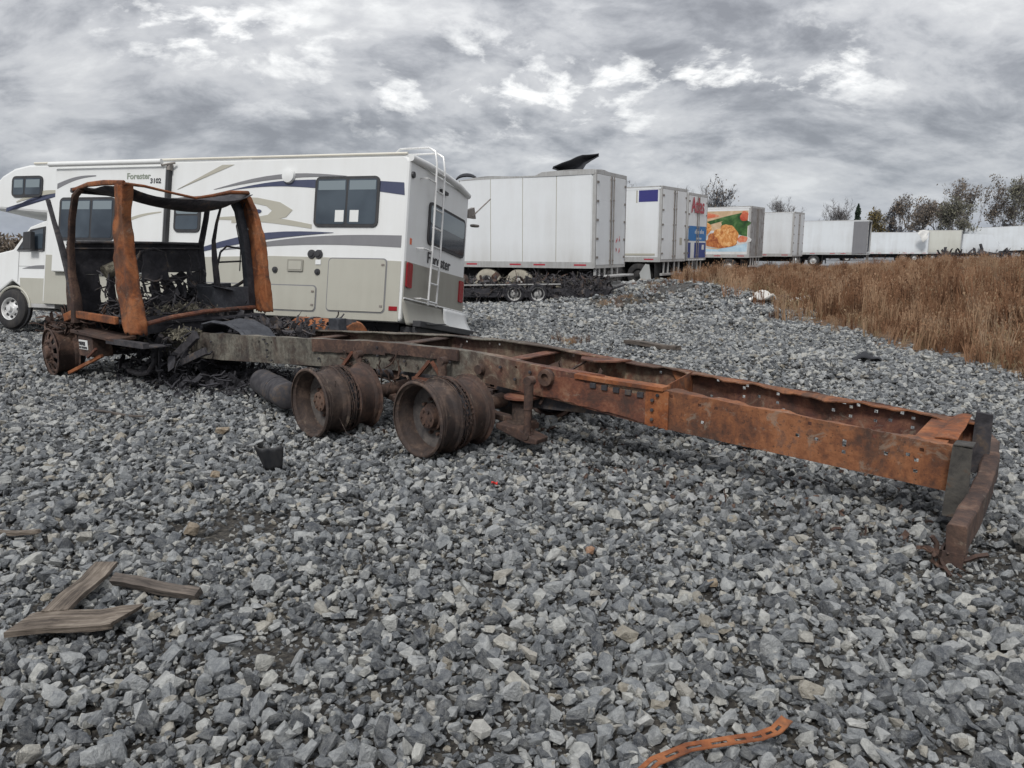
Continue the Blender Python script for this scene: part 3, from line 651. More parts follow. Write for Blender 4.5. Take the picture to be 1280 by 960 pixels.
# wheels ---------------------------------------------------------------
def barrel(b, y0, y1, M, R0=.292):
    """open steel rim from y0 (outside) to y1 with flanges and a stepped well"""
    w_ = y1-y0; m_ = (y0+y1)/2
    pr_ = [(y0, R0), (y0+.010, R0+.012), (y0+.022, R0-.004), (y0+.030, R0-.018), (y0+.07, R0-.022), (y0+.085, R0-.034), (y1-.06, R0-.036), (y1-.045, R0-.022), (y1-.02, R0-.018), (y1-.008, R0+.010), (y1, R0+.002)]
    inn = [(a, q_-.010) for a, q_ in pr_][::-1]
    b.lathe(pr_+inn, 56, M, True)
def wheel_dual(sx, lat0, sign, wob=0):
    """two bare rims back to back; sign +1: outer face towards the camera side"""
    M = Matrix.Translation(Vector((sx, lat0, .292))) @ Matrix.Rotation(wob, 4, 'Z')
    if sign < 0: M = M @ Matrix.Rotation(PI, 4, 'Z')
    wh = bpy.data.objects.new('wheel', None); COL.objects.link(wh); wh.parent = TR
    b = MB(); barrel(b, 0, .24, M); b.build('outer_rim', 'rust_rim', wh, smooth=True)
    b = MB(); barrel(b, .335, .575, M, .288); b.build('inner_rim', 'rust_brown', wh, smooth=True)
    b = MB(); b.lathe([(.165, .255), (.175, .20), (.20, .14), (.20, .10), (.21, .10), (.212, .14), (.187, .21), (.175, .256)], 40, M, True); b.build('disc', 'rim_inside', wh, smooth=True)
    b = MB(); b.lathe([(.10, 0), (.10, .075), (.105, .085), (.15, .09), (.155, .11), (.20, .115)], 26, M)
    for k in range(10):
        a = 2*PI*k/10; b.lathe([(.165, 0), (.165, .014), (.20, .016)], 6, M @ Matrix.Translation((.142*math.cos(a), 0, .142*math.sin(a))))
    for k in range(6):
        a = 2*PI*k/6; b.lathe([(.088, 0), (.088, .011), (.11, .011)], 6, M @ Matrix.Translation((.058*math.cos(a), 0, .058*math.sin(a))))
    b.build('hub', 'rust_brown', wh, smooth=True)
    b = MB(); b.lathe([(.24, .245), (.335, .25), (.45, .225), (.60, .22)], 30, M); b.build('brake_drum', 'charred', wh, smooth=True)
    # beads and steel belt wire left on the rims
    r = random.Random(int(sx*10)+5); b = MB()
    for q_ in (.03, .05, .215, .25, .265, .282, .30, .345, .50):
        rr = .300+r.uniform(-.006, .010); ph = r.uniform(0, 6)
        pts = [M @ Vector(((rr+.004*math.sin(5*a+ph))*math.cos(a), q_+.006*math.sin(3*a+ph), (rr+.004*math.sin(5*a+ph))*math.sin(a))) for a in np.linspace(0, 2*PI, 41)]
        b.tube(pts, .0028, 4)
    b.build('bead_wire', 'rust_rim', wh)
    b = MB()
    for k in range(420):
        a = r.uniform(0, 2*PI); rr = .262+r.uniform(0, .034); q_ = r.uniform(.243, .333)
        c_ = Vector((rr*math.cos(a), q_, rr*math.sin(a))); e = r.uniform(.004, .011)
        MM = M @ Matrix.Translation(c_) @ Euler((r.uniform(0, 6), r.uniform(0, 6), 0)).to_matrix().to_4x4(); b.box(-e, -e*.5, -e*.35, e, e*.5, e*.35, MM)
    o = b.build('rust_flakes', 'rust_brown', wh); o['kind'] = 'stuff'
    return wh
wheel_dual(-.06, -.06, 1, R(-7)); wheel_dual(-1.25, -.15, 1, R(-8)); wheel_dual(0, 2.26, -1); wheel_dual(-1.17, 2.26, -1)
# a loose wire hanging over the rims
b = MB(); b.tube([S(1.2, .0, .60), S(1.0, -.05, .50), S(1.05, -.02, .40), S(.95, .02, .33)], .003, 4); b.tube([S(1.45, .02, .33), S(1.2, -.03, .47), S(.92, -.02, .05), S(.6, -.05, .03)], .003, 4); b.build('wire', 'rust_rim', TR)
for s in (0, 1.17):
    b = MB(); b.tube([S(s, .45, .292), S(s, .9, .30), S(s, 1.36, .30), S(s, 1.85, .292)], [.06, .065, .065, .06], 12); b.build('axle', 'rust_brown', TR, smooth=True)
    b = MB(); b.lathe([(-.16, 0), (-.15, .09), (-.08, .17), (.0, .19), (.08, .17), (.15, .09), (.16, 0)], 20, Matrix.Translation(S(s, 1.13, .31)) @ Matrix.Rotation(R(90), 4, 'Z')); b.build('differential', 'charred', TR, smooth=True)
b = MB(); b.tube([S(1.3, 1.13, .34), S(3.6, 1.13, .36)], .05, 10); b.build('drive_shaft', 'charred', TR, smooth=True)
# trailing arms, air springs, shock absorbers
for (s, lat) in ((0, .66), (1.17, .66), (0, 1.6), (1.17, 1.6)):
    b = MB(); b.obox(S(s+.55, lat+.06, .40), S(s-.1, lat+.06, .22), .08, .05); b.obox(S(s-.1, lat+.06, .22), S(s-.55, lat+.02, .19), .09, .05); b.build('trailing_arm', 'rust_brown', TR, bevel=.006)
for (s, lat) in ((-.40, .70), (-.60, 1.56), (.62, .78)):
    M = Matrix.Translation(S(s, lat, .20)) @ Matrix.Rotation(R(90), 4, 'X')
    b = MB(); b.lathe([(0, 0), (0, .125), (.012, .125), (.012, .085), (.16, .080), (.175, .10), (.175, 0)], 26, M); b.build('air_spring', 'rust_rim', TR, smooth=True)
    b = MB(); b.lathe([(.205, 0), (.205, .15), (.222, .15), (.222, 0)], 26, M); b.build('spring_plate', 'rust_red', TR, smooth=True)
b = MB(); b.prism([(.28, .17), (.45, .12), (.58, .09), (.68, .09), (.69, .13), (.58, .16), (.50, .20), (.28, .21)], 'y', .50, .66); b.build('spring_bracket', 'rust_brown', TR, bevel=.008)
def shock(s, lat, z0, z1, r0=.032, lean=.0):
    b = MB(); b.tube([S(s+lean, lat, z0), S(s+lean*.5, lat, (z0+z1)/2)], r0, 14); b.tube([S(s+lean*.5, lat, (z0+z1)/2-.002), S(s, lat, z1)], r0*1.18, 14)
    b.lathe([(-.03, 0), (-.03, .038), (.04, .038), (.04, 0)], 14, Matrix.Translation(S(s, lat, z1+.02))); b.lathe([(-.03, 0), (-.03, .034), (.04, .034), (.04, 0)], 14, Matrix.Translation(S(s+lean, lat, z0-.01)))
    return b.build('shock_absorber', 'rust_brown', TR, smooth=True)
shock(-.60, .52, .16, .565, .030, .02); shock(.36, .58, .30, .63); shock(1.42, .58, .28, .60, .026, -.12)
b = MB(); b.lathe([(-.02, .035), (-.02, .065), (.04, .07), (.04, 0), (.01, 0), (.01, .035)], 20, Matrix.Translation(S(-.66, .66, .60)), True); b.build('hanger_boss', 'rust_brown', TR, smooth=True)
b = MB(); b.lathe([(-.0, 0), (-.0, .04), (.06, .045), (.06, 0)], 18, Matrix.Translation(S(.02, .645, .60))); b.build('hanger_boss', 'rust_brown', TR, smooth=True)
b = MB(); b.obox(S(-.3, .8, .36), S(-1.35, .80, .40), .06, .10); b.obox(S(-1.0, .72, .41), S(-1.15, 1.5, .41), .10, .05); b.obox(S(-.7, 1.4, .36), S(-1.45, 1.35, .40), .06, .08); b.build('suspension_beam', 'charred', TR)
# triangular torque-rod brackets on the rail above the front tandem wheel
for s in (.55, 1.55):
    b = MB(); b.obox(S(s+.22, .66, .44), S(s+.03, .655, .62), .03, .025, (0, 1, 0)); b.obox(S(s-.16, .66, .44), S(s, .655, .62), .03, .025, (0, 1, 0)); b.obox(S(s+.24, .66, .45), S(s-.18, .66, .45), .03, .03, (0, 1, 0)); b.build('torque_bracket', 'rust_red', TR)
debris('burnt_fittings', TR, ((-1.7, .60, .42), (-.9, .74, .60)), 40, 'rust_brown', 41, .06, .5)
debris('burnt_fittings', TR, ((-.7, .9, .35), (.8, 1.5, .55)), 60, 'rust_brown', 42, .09, .5)

# air tank under the rail
_d = (S(1.98, .22, 0)-S(3.0, .62, 0)); M = Matrix.Translation(S(2.5, .42, .20)) @ Matrix.Rotation(math.atan2(_d.y, _d.x)-PI/2, 4, 'Z')
b = MB(); b.lathe([(-.55, 0), (-.545, .08), (-.52, .125), (-.49, .135), (-.0, .135), (.002, .142), (.12, .142), (.122, .135), (.43, .135), (.455, .125), (.478, .08), (.48, 0)], 30, M); b.build('air_tank', 'charred', TR, smooth=True)

# mess under and behind the cab ------------------------------------------
b = MB()  # arched wheel-well hoop
for dl in (0, .34):
    b.tube([S(3.42, .78+dl, .58), S(3.55, .78+dl, .68), S(3.8, .78+dl, .75), S(4.1, .78+dl, .76), S(4.3, .78+dl, .72), S(4.4, .78+dl, .60)], .032, 6, ry=.5)
b.grid(lambda u, v_: S(3.42+1.0*u, .78+.34*v_, .60+.165*math.sin(min(1, max(0, u))*PI)**.6), 10, 2)
b.build('arched_bracket', 'burnt_blue', TR, solid=.01)
b = MB(); b.obox(S(4.10, .56, .63), S(4.62, .50, .27), .10, .05, (0, 1, 0)); b.obox(S(3.92, .55, .46), S(4.50, .50, .25), .08, .04, (0, 1, 0)); b.build('angled_bracket', 'charred', TR, bevel=.006)
b = MB(); b.tube([S(4.62, .42, .60), S(4.74, .40, .45), S(4.78, .40, .27), S(4.92, .40, .14), S(5.2, .42, .09), S(5.5, .45, .10)], .035, 8); b.tube([S(4.58, .42, .56), S(4.68, .41, .4), S(4.7, .4, .05)], .012, 6); b.tube([S(4.8, .5, .55), S(4.95, .5, .3), S(5.2, .5, .2), S(5.5, .5, .26)], .02, 6)
b.build('burnt_hose', 'charred', TR, smooth=True)
b = MB()
for p in ((5.6, .75, .35, .9, .62), (4.9, .80, .25, .45, .60)): b.box(-p[0], p[1], p[2]-.1, -p[0]+p[3], p[1]+.55, p[4])
b.lathe([(-.35, 0), (-.35, .17), (.35, .19), (.35, 0)], 16, Matrix.Translation(S(5.4, 1.1, .62)) @ Matrix.Rotation(R(90), 4, 'Z'))
b.lathe([(-.5, 0), (-.5, .13), (.5, .13), (.5, 0)], 14, Matrix.Translation(S(4.55, 1.1, .42)) @ Matrix.Rotation(R(90), 4, 'Z'))
b.build('engine_block', 'charred_dark', TR, bevel=.02)
debris('burnt_wreckage', TR, ((-5.9, .35, .02), (-4.2, 1.6, .60)), 600, 'charred_dark', 21, .075, .5)
debris('burnt_wreckage', TR, ((-4.7, .45, .0), (-3.0, 1.5, .16)), 330, 'charred_dark', 22, .07, .45)
debris('ash_heap', TR, ((-4.75, .5, .56), (-4.25, .75, .66)), 130, 'ash', 23, .035, .1)
debris('burnt_wreckage', TR, ((-7.2, .4, .35), (-5.9, 1.2, .72)), 260, 'rust_brown', 24, .08, .5)
debris('burnt_wreckage', TR, ((-4.6, 1.2, .5), (-3.0, 2.0, .74)), 300, 'charred', 25, .065, .45)
# far fuel tank, orange, with strap and bracket
M = Matrix.Translation(S(3.55, 1.98, .52)) @ Matrix.Rotation(R(90), 4, 'Z')
b = MB(); b.lathe([(-.55, 0), (-.54, .2), (-.5, .225), (.5, .225), (.54, .2), (.55, 0)], 28, M); b.build('fuel_tank', 'rust_orange', TR, smooth=True)
b = MB(); b.lathe([(-.26, .228), (-.26, .236), (-.21, .236), (-.21, .228)], 28, M, True); b.lathe([(.2, .228), (.2, .236), (.25, .236), (.25, .228)], 28, M, True); b.box(-3.05, 1.60, .50, -2.88, 1.72, .80); b.build('tank_strap', 'burnt_blue', TR, smooth=True)

# step assembly, sticker box and strut by the front wheel
b = MB(); b.add([S(6.05, .03, .615), S(6.05, .30, .63), S(4.95, .03, .565), S(4.95, .30, .585), S(6.05, .03, .575), S(6.05, .3, .59), S(4.95, .03, .53), S(4.95, .3, .545)], [(0, 1, 3, 2), (4, 6, 7, 5), (0, 2, 6, 4), (1, 5, 7, 3), (0, 4, 5, 1), (2, 3, 7, 6)])
b.build('step_plate', 'rust_brown', TR, bevel=.006)
b = MB(); b.box(-5.15, .03, .515, -4.3, .10, .565); b.box(-5.15, .03, .505, -4.3, .34, .515); b.build('step_rail', 'charred', TR)
b = MB(); b.box(-5.92, .06, .30, -5.55, .30, .565); b.build('battery_box', 'rust_brown', TR, bevel=.008)
b = MB(); b.box(-5.88, .050, .385, -5.66, .056, .50); st = b.build('sticker', 'label_white', TR)
text_mesh('sticker_lettering', '90702S', .062, 'print_black', st, (-5.873, .048, .435), (1, 0, 0), (0, 0, 1), sx=.86, bold=.003)
b = MB()
for k, (a, e) in enumerate(((.0, .03), (.045, .05), (.065, .10), (.11, .14), (.15, .19))): b.box(-5.87+a, .046, .395, -5.87+e, .049, .422)
b.build('sticker_print', 'print_black', st)
b = MB(); b.obox(S(6.10, .0, .07), S(5.42, .10, .33), .045, .04); b.build('strut', 'rust_orange', TR, bevel=.005)
b = MB(); b.obox(S(5.62, .02, .30), S(5.42, .04, .42), .03, .03); b.build('strut', 'rust_red', TR, bevel=.005)
# front wheel: convex disc outwards with oval holes
def front_wheel(lat, sgn):
    M = Matrix.Translation(S(6.56, lat, .295)) @ Matrix.Rotation(R(-6), 4, 'Z')
    if sgn < 0: M = M @ Matrix.Rotation(PI, 4, 'Z')
    wh = bpy.data.objects.new('wheel', None); COL.objects.link(wh); wh.parent = TR
    b = MB(); barrel(b, .0, .27, M, .297); b.build('outer_rim', 'rust_brown', wh, smooth=True)
    b = MB(); n = 60; rings = [(.03, .272), (.02, .235), (.008, .205), (-.002, .165), (-.006, .12), (-.01, .09)]
    vs = [M @ Vector((q_*math.cos(2*PI*k/n), h, q_*math.sin(2*PI*k/n))) for h, q_ in rings for k in range(n)]
    fs = [(i*n+k, i*n+(k+1) % n, (i+1)*n+(k+1) % n, (i+1)*n+k) for i in range(5) for k in range(n) if not (i in (1, 2) and (k % 6) in (0, 1, 2))]
    b.add(vs, fs); b.build('disc', 'rust_brown', wh, smooth=True, solid=.01)
    b = MB(); b.lathe([(-.06, 0), (-.058, .07), (-.04, .085), (.0, .09)], 22, M)
    for k in range(10):
        a = 2*PI*k/10; b.lathe([(-.035, 0), (-.035, .015), (.0, .016)], 6, M @ Matrix.Translation((.13*math.cos(a), 0, .13*math.sin(a))))
    b.build('hub', 'rust_brown', wh, smooth=True)
    b = MB(); b.lathe([(.06, .0), (.06, .2), (.36, .2), (.36, 0)], 26, M); b.build('brake_drum', 'charred', wh, smooth=True)
front_wheel(-.02, 1); front_wheel(2.2, -1)
b = MB(); b.tube([S(6.56, .2, .28), S(6.56, 1.0, .22), S(6.56, 2.0, .28)], .06, 8); b.build('axle', 'charred', TR, smooth=True)
debris('burnt_wreckage', TR, ((-7.0, .05, .55), (-6.2, .5, .72)), 80, 'rust_brown', 27, .10, .4)

# cab shell -----------------------------------------------------------------
cab = bpy.data.objects.new('cab', None); COL.objects.link(cab); cab.parent = TR
def ragged(pts, seed, a=.008, n=5):
    r = random.Random(seed); o = []
    for i in range(len(pts)):
        p, q_ = Vector(pts[i]), Vector(pts[(i+1) % len(pts)])
        for k in range(n):
            f = k/n; v_ = p.lerp(q_, f); o.append((v_.x+(jit(r, a) if k else 0), v_.y+(jit(r, a) if k else 0)))
    return o
# near rear corner post: wide crumpled sheet, side face plus rear fold
def crumple(name, zs, le, ri, lat, fold, mat, seed, amp=.014):
    b = MB(); r = random.Random(seed)
    def fn(u, v_):
        z = zs[0]+(zs[-1]-zs[0])*v_; a = np.interp(z, zs, le); c_ = np.interp(z, zs, ri); k = u*1.55
        w_ = min(k, 1.0); s_ = a+(c_-a)*w_; l_ = lat+(fold*(k-1)/.55 if k > 1 else 0)
        n_ = noise.noise(Vector((s_*7+seed, z*3.1, l_*7)))*amp*2+noise.noise(Vector((s_*22, z*9+seed, 0)))*amp*.6
        ed = noise.noise(Vector((z*11, seed, u*2)))*.016*(1 if u in (0, 1) else .3)
        rib = .012*math.exp(-((w_-.55)/.08)**2) if k < 1 else 0
        zz = z+(.03*noise.noise(Vector((u*9, seed, 3))) if v_ in (0, 1) else 0)
        return S(s_+ed, l_-n_-rib, zz)
    b.grid(fn, 16, 56); return b.build(name, mat, cab, smooth=True, solid=.007)
crumple('corner_post', [.64, .75, 1.1, 1.5, 1.9, 2.3], [4.82, 4.86, 4.92, 4.93, 4.84, 4.74], [4.52, 4.52, 4.60, 4.66, 4.66, 4.56], .10, .12, 'rust_orange', 3)
crumple('corner_post', [.76, 1.2, 1.7, 2.12, 2.34], [5.02, 5.04, 5.06, 5.18, 5.34], [4.76, 4.78, 4.85, 4.98, 5.14], 2.0, .08, 'rust_orange', 8, .010)
b = MB(); b.prism([(-5.14, .80), (-5.13, 1.2), (-5.15, 1.7), (-5.24, 2.08), (-5.36, 2.24), (-5.29, 2.29), (-5.16, 2.1), (-5.06, 1.7), (-5.03, 1.2), (-5.02, .80)], 'y', 1.90, 1.998); b.build('post_lining', 'burnt_blue', cab)
# near windscreen pillar and the bent strut before it
b = MB(); b.tube([S(6.02, .12, .70), S(5.99, .12, 1.0), S(6.02, .11, 1.3), S(5.98, .11, 1.6), S(5.88, .11, 1.95), S(5.76, .12, 2.22), S(5.62, .13, 2.29)], [.08, .065, .05, .045, .045, .045, .04], 8, ry=.7); b.build('windscreen_pillar', 'rust_brown', cab, smooth=True)
b = MB(); b.tube([S(6.50, .12, 2.20), S(6.40, .12, 1.95), S(6.26, .12, 1.65), S(6.14, .12, 1.35), S(6.06, .12, 1.0)], [.03, .03, .04, .05, .05], 8, ry=.6); b.build('bent_strut', 'charred', cab, smooth=True)
b = MB(); b.prism(ragged([(-6.34, .75), (-6.30, 1.3), (-6.2, 1.62), (-6.05, 1.3), (-5.98, .75)], 8, .01), 'y', .15, .17); b.build('kick_panel', 'rust_brown', cab)
# far windscreen pillar
b = MB(); b.tube([S(6.26, 1.95, .95), S(6.22, 1.95, 1.3), S(6.18, 1.95, 1.62), S(6.0, 1.95, 2.0), S(5.9, 1.95, 2.27)], [.09, .085, .05, .045, .04], 8, ry=.6); b.build('windscreen_pillar', 'charred_dark', cab, smooth=True)
# roof edges and headers
b = MB(); b.tube([S(5.80, .12, 2.29), S(5.4, .11, 2.33), S(5.0, .10, 2.33), S(4.55, .10, 2.31)], [.014, .022, .024, .020], 8, ry=1.3); b.build('roof_edge', 'rust_orange', cab, smooth=True)
b = MB(); b.tube([S(4.56, .10, 2.30), S(4.60, .35, 2.29), S(4.66, .7, 2.24), S(4.74, 1.05, 2.20), S(4.84, 1.35, 2.25), S(4.95, 1.65, 2.31), S(5.05, 2.0, 2.33)], [.020, .018, .016, .018, .022, .028, .026], 8, ry=.9); b.build('roof_header', 'rust_orange', cab, smooth=True)
b = MB(); b.tube([S(5.05, 2.0, 2.32), S(5.5, 1.99, 2.33), S(5.95, 1.97, 2.28)], .03, 8); b.tube([S(5.85, .12, 2.28), S(5.95, .7, 2.27), S(5.98, 1.4, 2.24), S(5.95, 1.95, 2.28)], .025, 8); b.build('front_header', 'charred', cab, smooth=True)
def roof(u, v_):
    s = 4.62+.3*v_+1.25*u*(1-.1*v_); l = .12+1.86*v_
    sag = math.sin(PI*v_)**.8*(.14+.17*math.sin(PI*min(1, u*1.6))*(1-.4*u)-.08*u)+.02*math.sin(9*v_+4*u)+.012*math.sin(14*u)
    return S(s, l, 2.305-sag)
b = MB(); b.grid(roof, 12, 18); b.build('roof_skin', 'charred', cab, smooth=True, solid=.008)
# floor, sills
b = MB(); b.box(-6.15, .2, .72, -4.75, 1.95, .75); b.box(-6.15, .3, .60, -5.9, 1.9, .72); b.build('floor', 'charred_dark', cab)
b = MB(); b.obox(S(5.98, .11, .80), S(4.98, .10, .775), .05, .09); b.obox(S(6.3, .10, .74), S(5.98, .12, .83), .05, .10); b.build('door_sill', 'rust_orange', cab, bevel=.01)
b = MB(); b.tube([S(4.55, .22, .755), S(4.66, .6, .80), S(4.76, 1.1, .83), S(4.86, 1.6, .83), S(4.98, 1.95, .82)], .028, 8); b.build('rear_sill', 'rust_red', cab, smooth=True)
b = MB(); b.grid(lambda u, v_: S(4.68+.32*v_+.02*math.sin(9*v_), .2+1.75*v_, .60+.22*u+.02*math.sin(13*v_)*(1-u)), 2, 20); b.build('rear_skirt', 'charred_dark', cab, solid=.01)
# cowl / firewall with openings under it
def wall(l0, l1, z0, z1, nm='cowl_panel', mat='charred_dark', s=6.2):
    r = random.Random(int(l0*50+z0*10)); b = MB(); b.prism(ragged([(l0, z0), (l1, z0), (l1, z1), (l0, z1)], int(l0*70), .010), 'x', -s, -s+.03); return b.build(nm, mat, cab)
wall(.15, 1.92, 1.28, 1.66); b = MB(); b.tube([S(6.16, .15, 1.67), S(6.16, .8, 1.675), S(6.16, 1.4, 1.67), S(6.16, 1.95, 1.66)], .022, 8); b.tube([S(6.14, .15, 1.60), S(6.14, 1.92, 1.60)], .012, 6); b.build('cowl_rail', 'charred', cab, smooth=True)
wall(.15, .50, .78, 1.278); wall(.60, .70, .90, 1.277); wall(1.72, 1.93, .78, 1.276); wall(.705, 1.715, .78, .93); wall(.505, .695, .78, .92); wall(1.18, 1.30, .935, 1.275)
b = MB(); b.tube([S(6.05, 1.28, 1.28), S(5.98, 1.3, 1.1), S(5.9, 1.32, .8)], [.07, .06, .05], 8); b.build('steering_column', 'charred', cab, smooth=True)
b = MB(); b.lathe([(-.08, 0), (-.08, .085), (.07, .09), (.08, 0)], 20, Matrix.Translation(S(6.02, .58, 1.33)) @ Matrix.Rotation(R(20), 4, 'X')); b.build('blower_housing', 'ash', cab, smooth=True)
b = MB(); cw = S(5.72, .92, 1.36); b.tube([cw+Vector((.04*math.cos(a), .21*math.cos(a), .19*math.sin(a))) for a in np.linspace(-.3, 4.6, 20)], .011, 6)
for a in (.4, 2.4, 4.1): b.tube([cw, cw+Vector((.04*math.cos(a), .21*math.cos(a), .19*math.sin(a)))], .009, 5)
b.build('steering_wheel', 'charred', cab, smooth=True)
b = MB(); rr_ = random.Random(12)
b.tube([S(5.1, 1.98, 2.2), S(5.3, 1.96, 1.9), S(5.26, 1.98, 1.6), S(5.3, 1.97, 1.3)], .008, 5); b.tube([S(6.16, .25, 1.66), S(6.1, .2, 1.9), S(5.9, .16, 2.24)], .009, 5)
o_ = b.build('hanging_wires', 'charred', cab); o_['kind'] = 'stuff'
# seat frame tubes, levers and the steel bin
b = MB(); b.tube([S(5.55, .62, .80), S(5.62, .66, 1.15), S(5.66, .72, 1.42), S(5.66, .80, 1.56), S(5.66, .98, 1.60), S(5.66, 1.12, 1.55), S(5.66, 1.16, 1.3)], .016, 8); b.tube([S(5.66, .70, 1.2), S(5.66, 1.16, 1.2)], .012, 6); b.build('seat_frame', 'charred', cab, smooth=True)
b = MB(); b.prism(ragged([(.78, 1.18), (1.15, 1.2), (1.14, 1.56), (.84, 1.57)], 6, .012), 'x', -5.67, -5.65); b.build('seat_back', 'charred_dark', cab)
b = MB(); b.tube([S(5.35, 1.62, 1.02), S(5.33, 1.66, 1.38), S(5.34, 1.72, 1.55), S(5.34, 1.82, 1.63), S(5.3, 2.0, 1.60)], .014, 8); b.tube([S(5.33, 1.67, 1.42), S(5.3, 2.0, 1.43)], .012, 8); b.tube([S(5.3, 1.66, 1.10), S(5.3, 1.80, 1.06), S(5.28, 1.93, 1.12), S(5.2, 2.02, 1.20)], .022, 8)
b.tube([S(5.2, 2.02, 1.75), S(5.22, 1.98, 1.62), S(5.2, 2.02, 1.48)], .02, 8); b.build('seat_frame', 'charred', cab, smooth=True)
b = MB(); b.tube([S(5.17, 1.66, 2.13), S(5.24, 1.63, 1.93), S(5.32, 1.62, 1.70), S(5.31, 1.61, 1.45), S(5.29, 1.61, 1.2), S(5.29, 1.61, .9)], [.02, .026, .036, .05, .055, .05], 8, ry=.6); b.build('lever', 'charred', cab, smooth=True)
b = MB(); b.box(-5.35, 1.36, .80, -4.98, 1.40, 1.12); b.box(-5.35, 1.83, .80, -4.98, 1.86, 1.10); b.box(-4.98, 1.36, .80, -4.96, 1.86, 1.10); b.box(-5.37, 1.36, .80, -5.35, 1.86, 1.14); b.obox(S(5.0, 1.36, 1.13), S(4.93, 1.62, 1.06), .16, .012); b.build('steel_bin', 'burnt_blue', cab, bevel=.006)
debris('cab_debris', cab, ((-6.1, .3, .75), (-4.8, 1.9, .86)), 330, 'charred', 61, .07, .5)
debris('cab_debris', cab, ((-5.2, .5, .80), (-4.8, 1.3, .92)), 130, 'ash', 62, .035, .2)
debris('cab_debris', cab, ((-6.1, .9, .76), (-5.5, 1.6, 1.08)), 110, 'charred_dark', 63, .10, .6)
debris('cab_debris', cab, ((-6.12, .3, .82), (-5.6, 1.85, 1.28)), 80, 'charred', 65, .09, .8)
debris('cab_debris', cab, ((-5.9, .25, .80), (-4.9, 1.9, .96)), 90, 'charred', 66, .09, .8)
debris('cab_debris', cab, ((-6.4, .1, .62), (-5.9, .5, .78)), 60, 'rust_brown', 64, .08, .4)

# ------------------------------------------------------------------ motorhome (local x forward, y towards the camera side, z up)
RV = thing('motorhome', (-1.799, 12.112, 0), 'white and grey motorhome leaning away, blue and tan stripes, ladder on its rear wall', 'motorhome', (.1687, -.0119, 2.827))
W_ = 2.62
def rbox(name, x0, z0, x1, z1, y0, y1, mat, parent=RV, rad=.06, bevel=0):
    """panel in the side plane with rounded corners"""
    p = []
    for cx, cz, a0 in ((x1-rad, z0+rad, -90), (x1-rad, z1-rad, 0), (x0+rad, z1-rad, 90), (x0+rad, z0+rad, 180)):
        for k in range(5): a = R(a0+22.5*k); p.append((cx+rad*math.cos(a), cz+rad*math.sin(a)))
    b = MB(); b.prism(p, 'y', y0, y1); return b.build(name, mat, parent, bevel=bevel)
def rpanel(name, y0, z0, y1, z1, x0, x1, mat, parent=RV, rad=.06):
    p = []
    for cx, cz, a0 in ((y1-rad, z0+rad, -90), (y1-rad, z1-rad, 0), (y0+rad, z1-rad, 90), (y0+rad, z0+rad, 180)):
        for k in range(5): a = R(a0+22.5*k); p.append((cx+rad*math.cos(a), cz+rad*math.sin(a)))
    b = MB(); b.prism(p, 'x', x0, x1); return b.build(name, mat, parent)
# house body: side profile extruded across; overcab bunk at the front
prof = [(.0, .46), (7.46, .50), (7.46, 2.20), (8.95, 2.30), (9.02, 2.42), (8.90, 2.66), (8.60, 2.92), (8.3, 3.06), (7.95, 3.12), (.10, 3.12), (.03, 3.09), (.0, 3.02)]
b = MB(); b.prism([(x, z) for x, z in prof], 'y', -W_, 0); b.build('body', 'motorhome_white', RV, bevel=.05)
b = MB(); b.prism([(.05, .462), (7.4, .505), (7.4, 1.42), (5.0, 1.40), (2.45, 1.47), (1.2, 1.46), (.05, 1.42)], 'y', .001, .008); b.build('lower_wall', 'motorhome_grey', RV)
b = MB(); b.prism([(.10, -.02), (.10, -.02)], 'y', 0, 0) if False else None
b = MB(); b.prism([(-.02, .80), (-W_+.02, .80), (-W_+.02, 1.50), (-1.3, 1.46), (-.02, 1.43)], 'x', -.012, -.001); b.build('rear_lower_wall', 'rear_grey', RV)
# moulded rear cap: roof lip, bulging bumper skirt
b = MB(); b.tube([Vector((.0, -.02, 3.07)), Vector((-.03, -.6, 3.10)), Vector((-.04, -1.3, 3.11)), Vector((-.03, -2.0, 3.10)), Vector((.0, -W_+.06, 3.05))], .06, 12, ry=1.0); b.build('rear_cap', 'motorhome_white', RV, smooth=True)
b = MB(); b.grid(lambda u, v_: Vector((-.015-.20*(v_**2)*(.45+.55*u), -W_*u*1.02, .82-.40*v_)), 16, 8); b.build('rear_skirt', 'rear_grey', RV, smooth=True, solid=.02)
b = MB(); b.grid(lambda u, v_: Vector((-.02-.22*(v_**2)*(.4+.6*u), -W_*(.60+.42*u), .825-.42*v_)), 8, 8)
for i, v_ in enumerate(b.v): b.v[i] = (v_[0]-.028, v_[1], v_[2])
b.build('skirt_corner', 'motorhome_white', RV, smooth=True, solid=.02)
b = MB(); b.tube([Vector((-.03, 0, .84)), Vector((-.04, -W_, .84))], .015, 6); b.build('trim_strip', 'chrome', RV)
b = MB(); b.box(-.30, -W_-.35, .40, -.16, -.10, .50); b.box(-.20, -1.5, .30, .1, -.2, .40); b.obox((-.34, -.3, .46), (-.26, -1.2, .52), .05, .02); b.build('rear_bumper', 'black_trim', RV, bevel=.01)
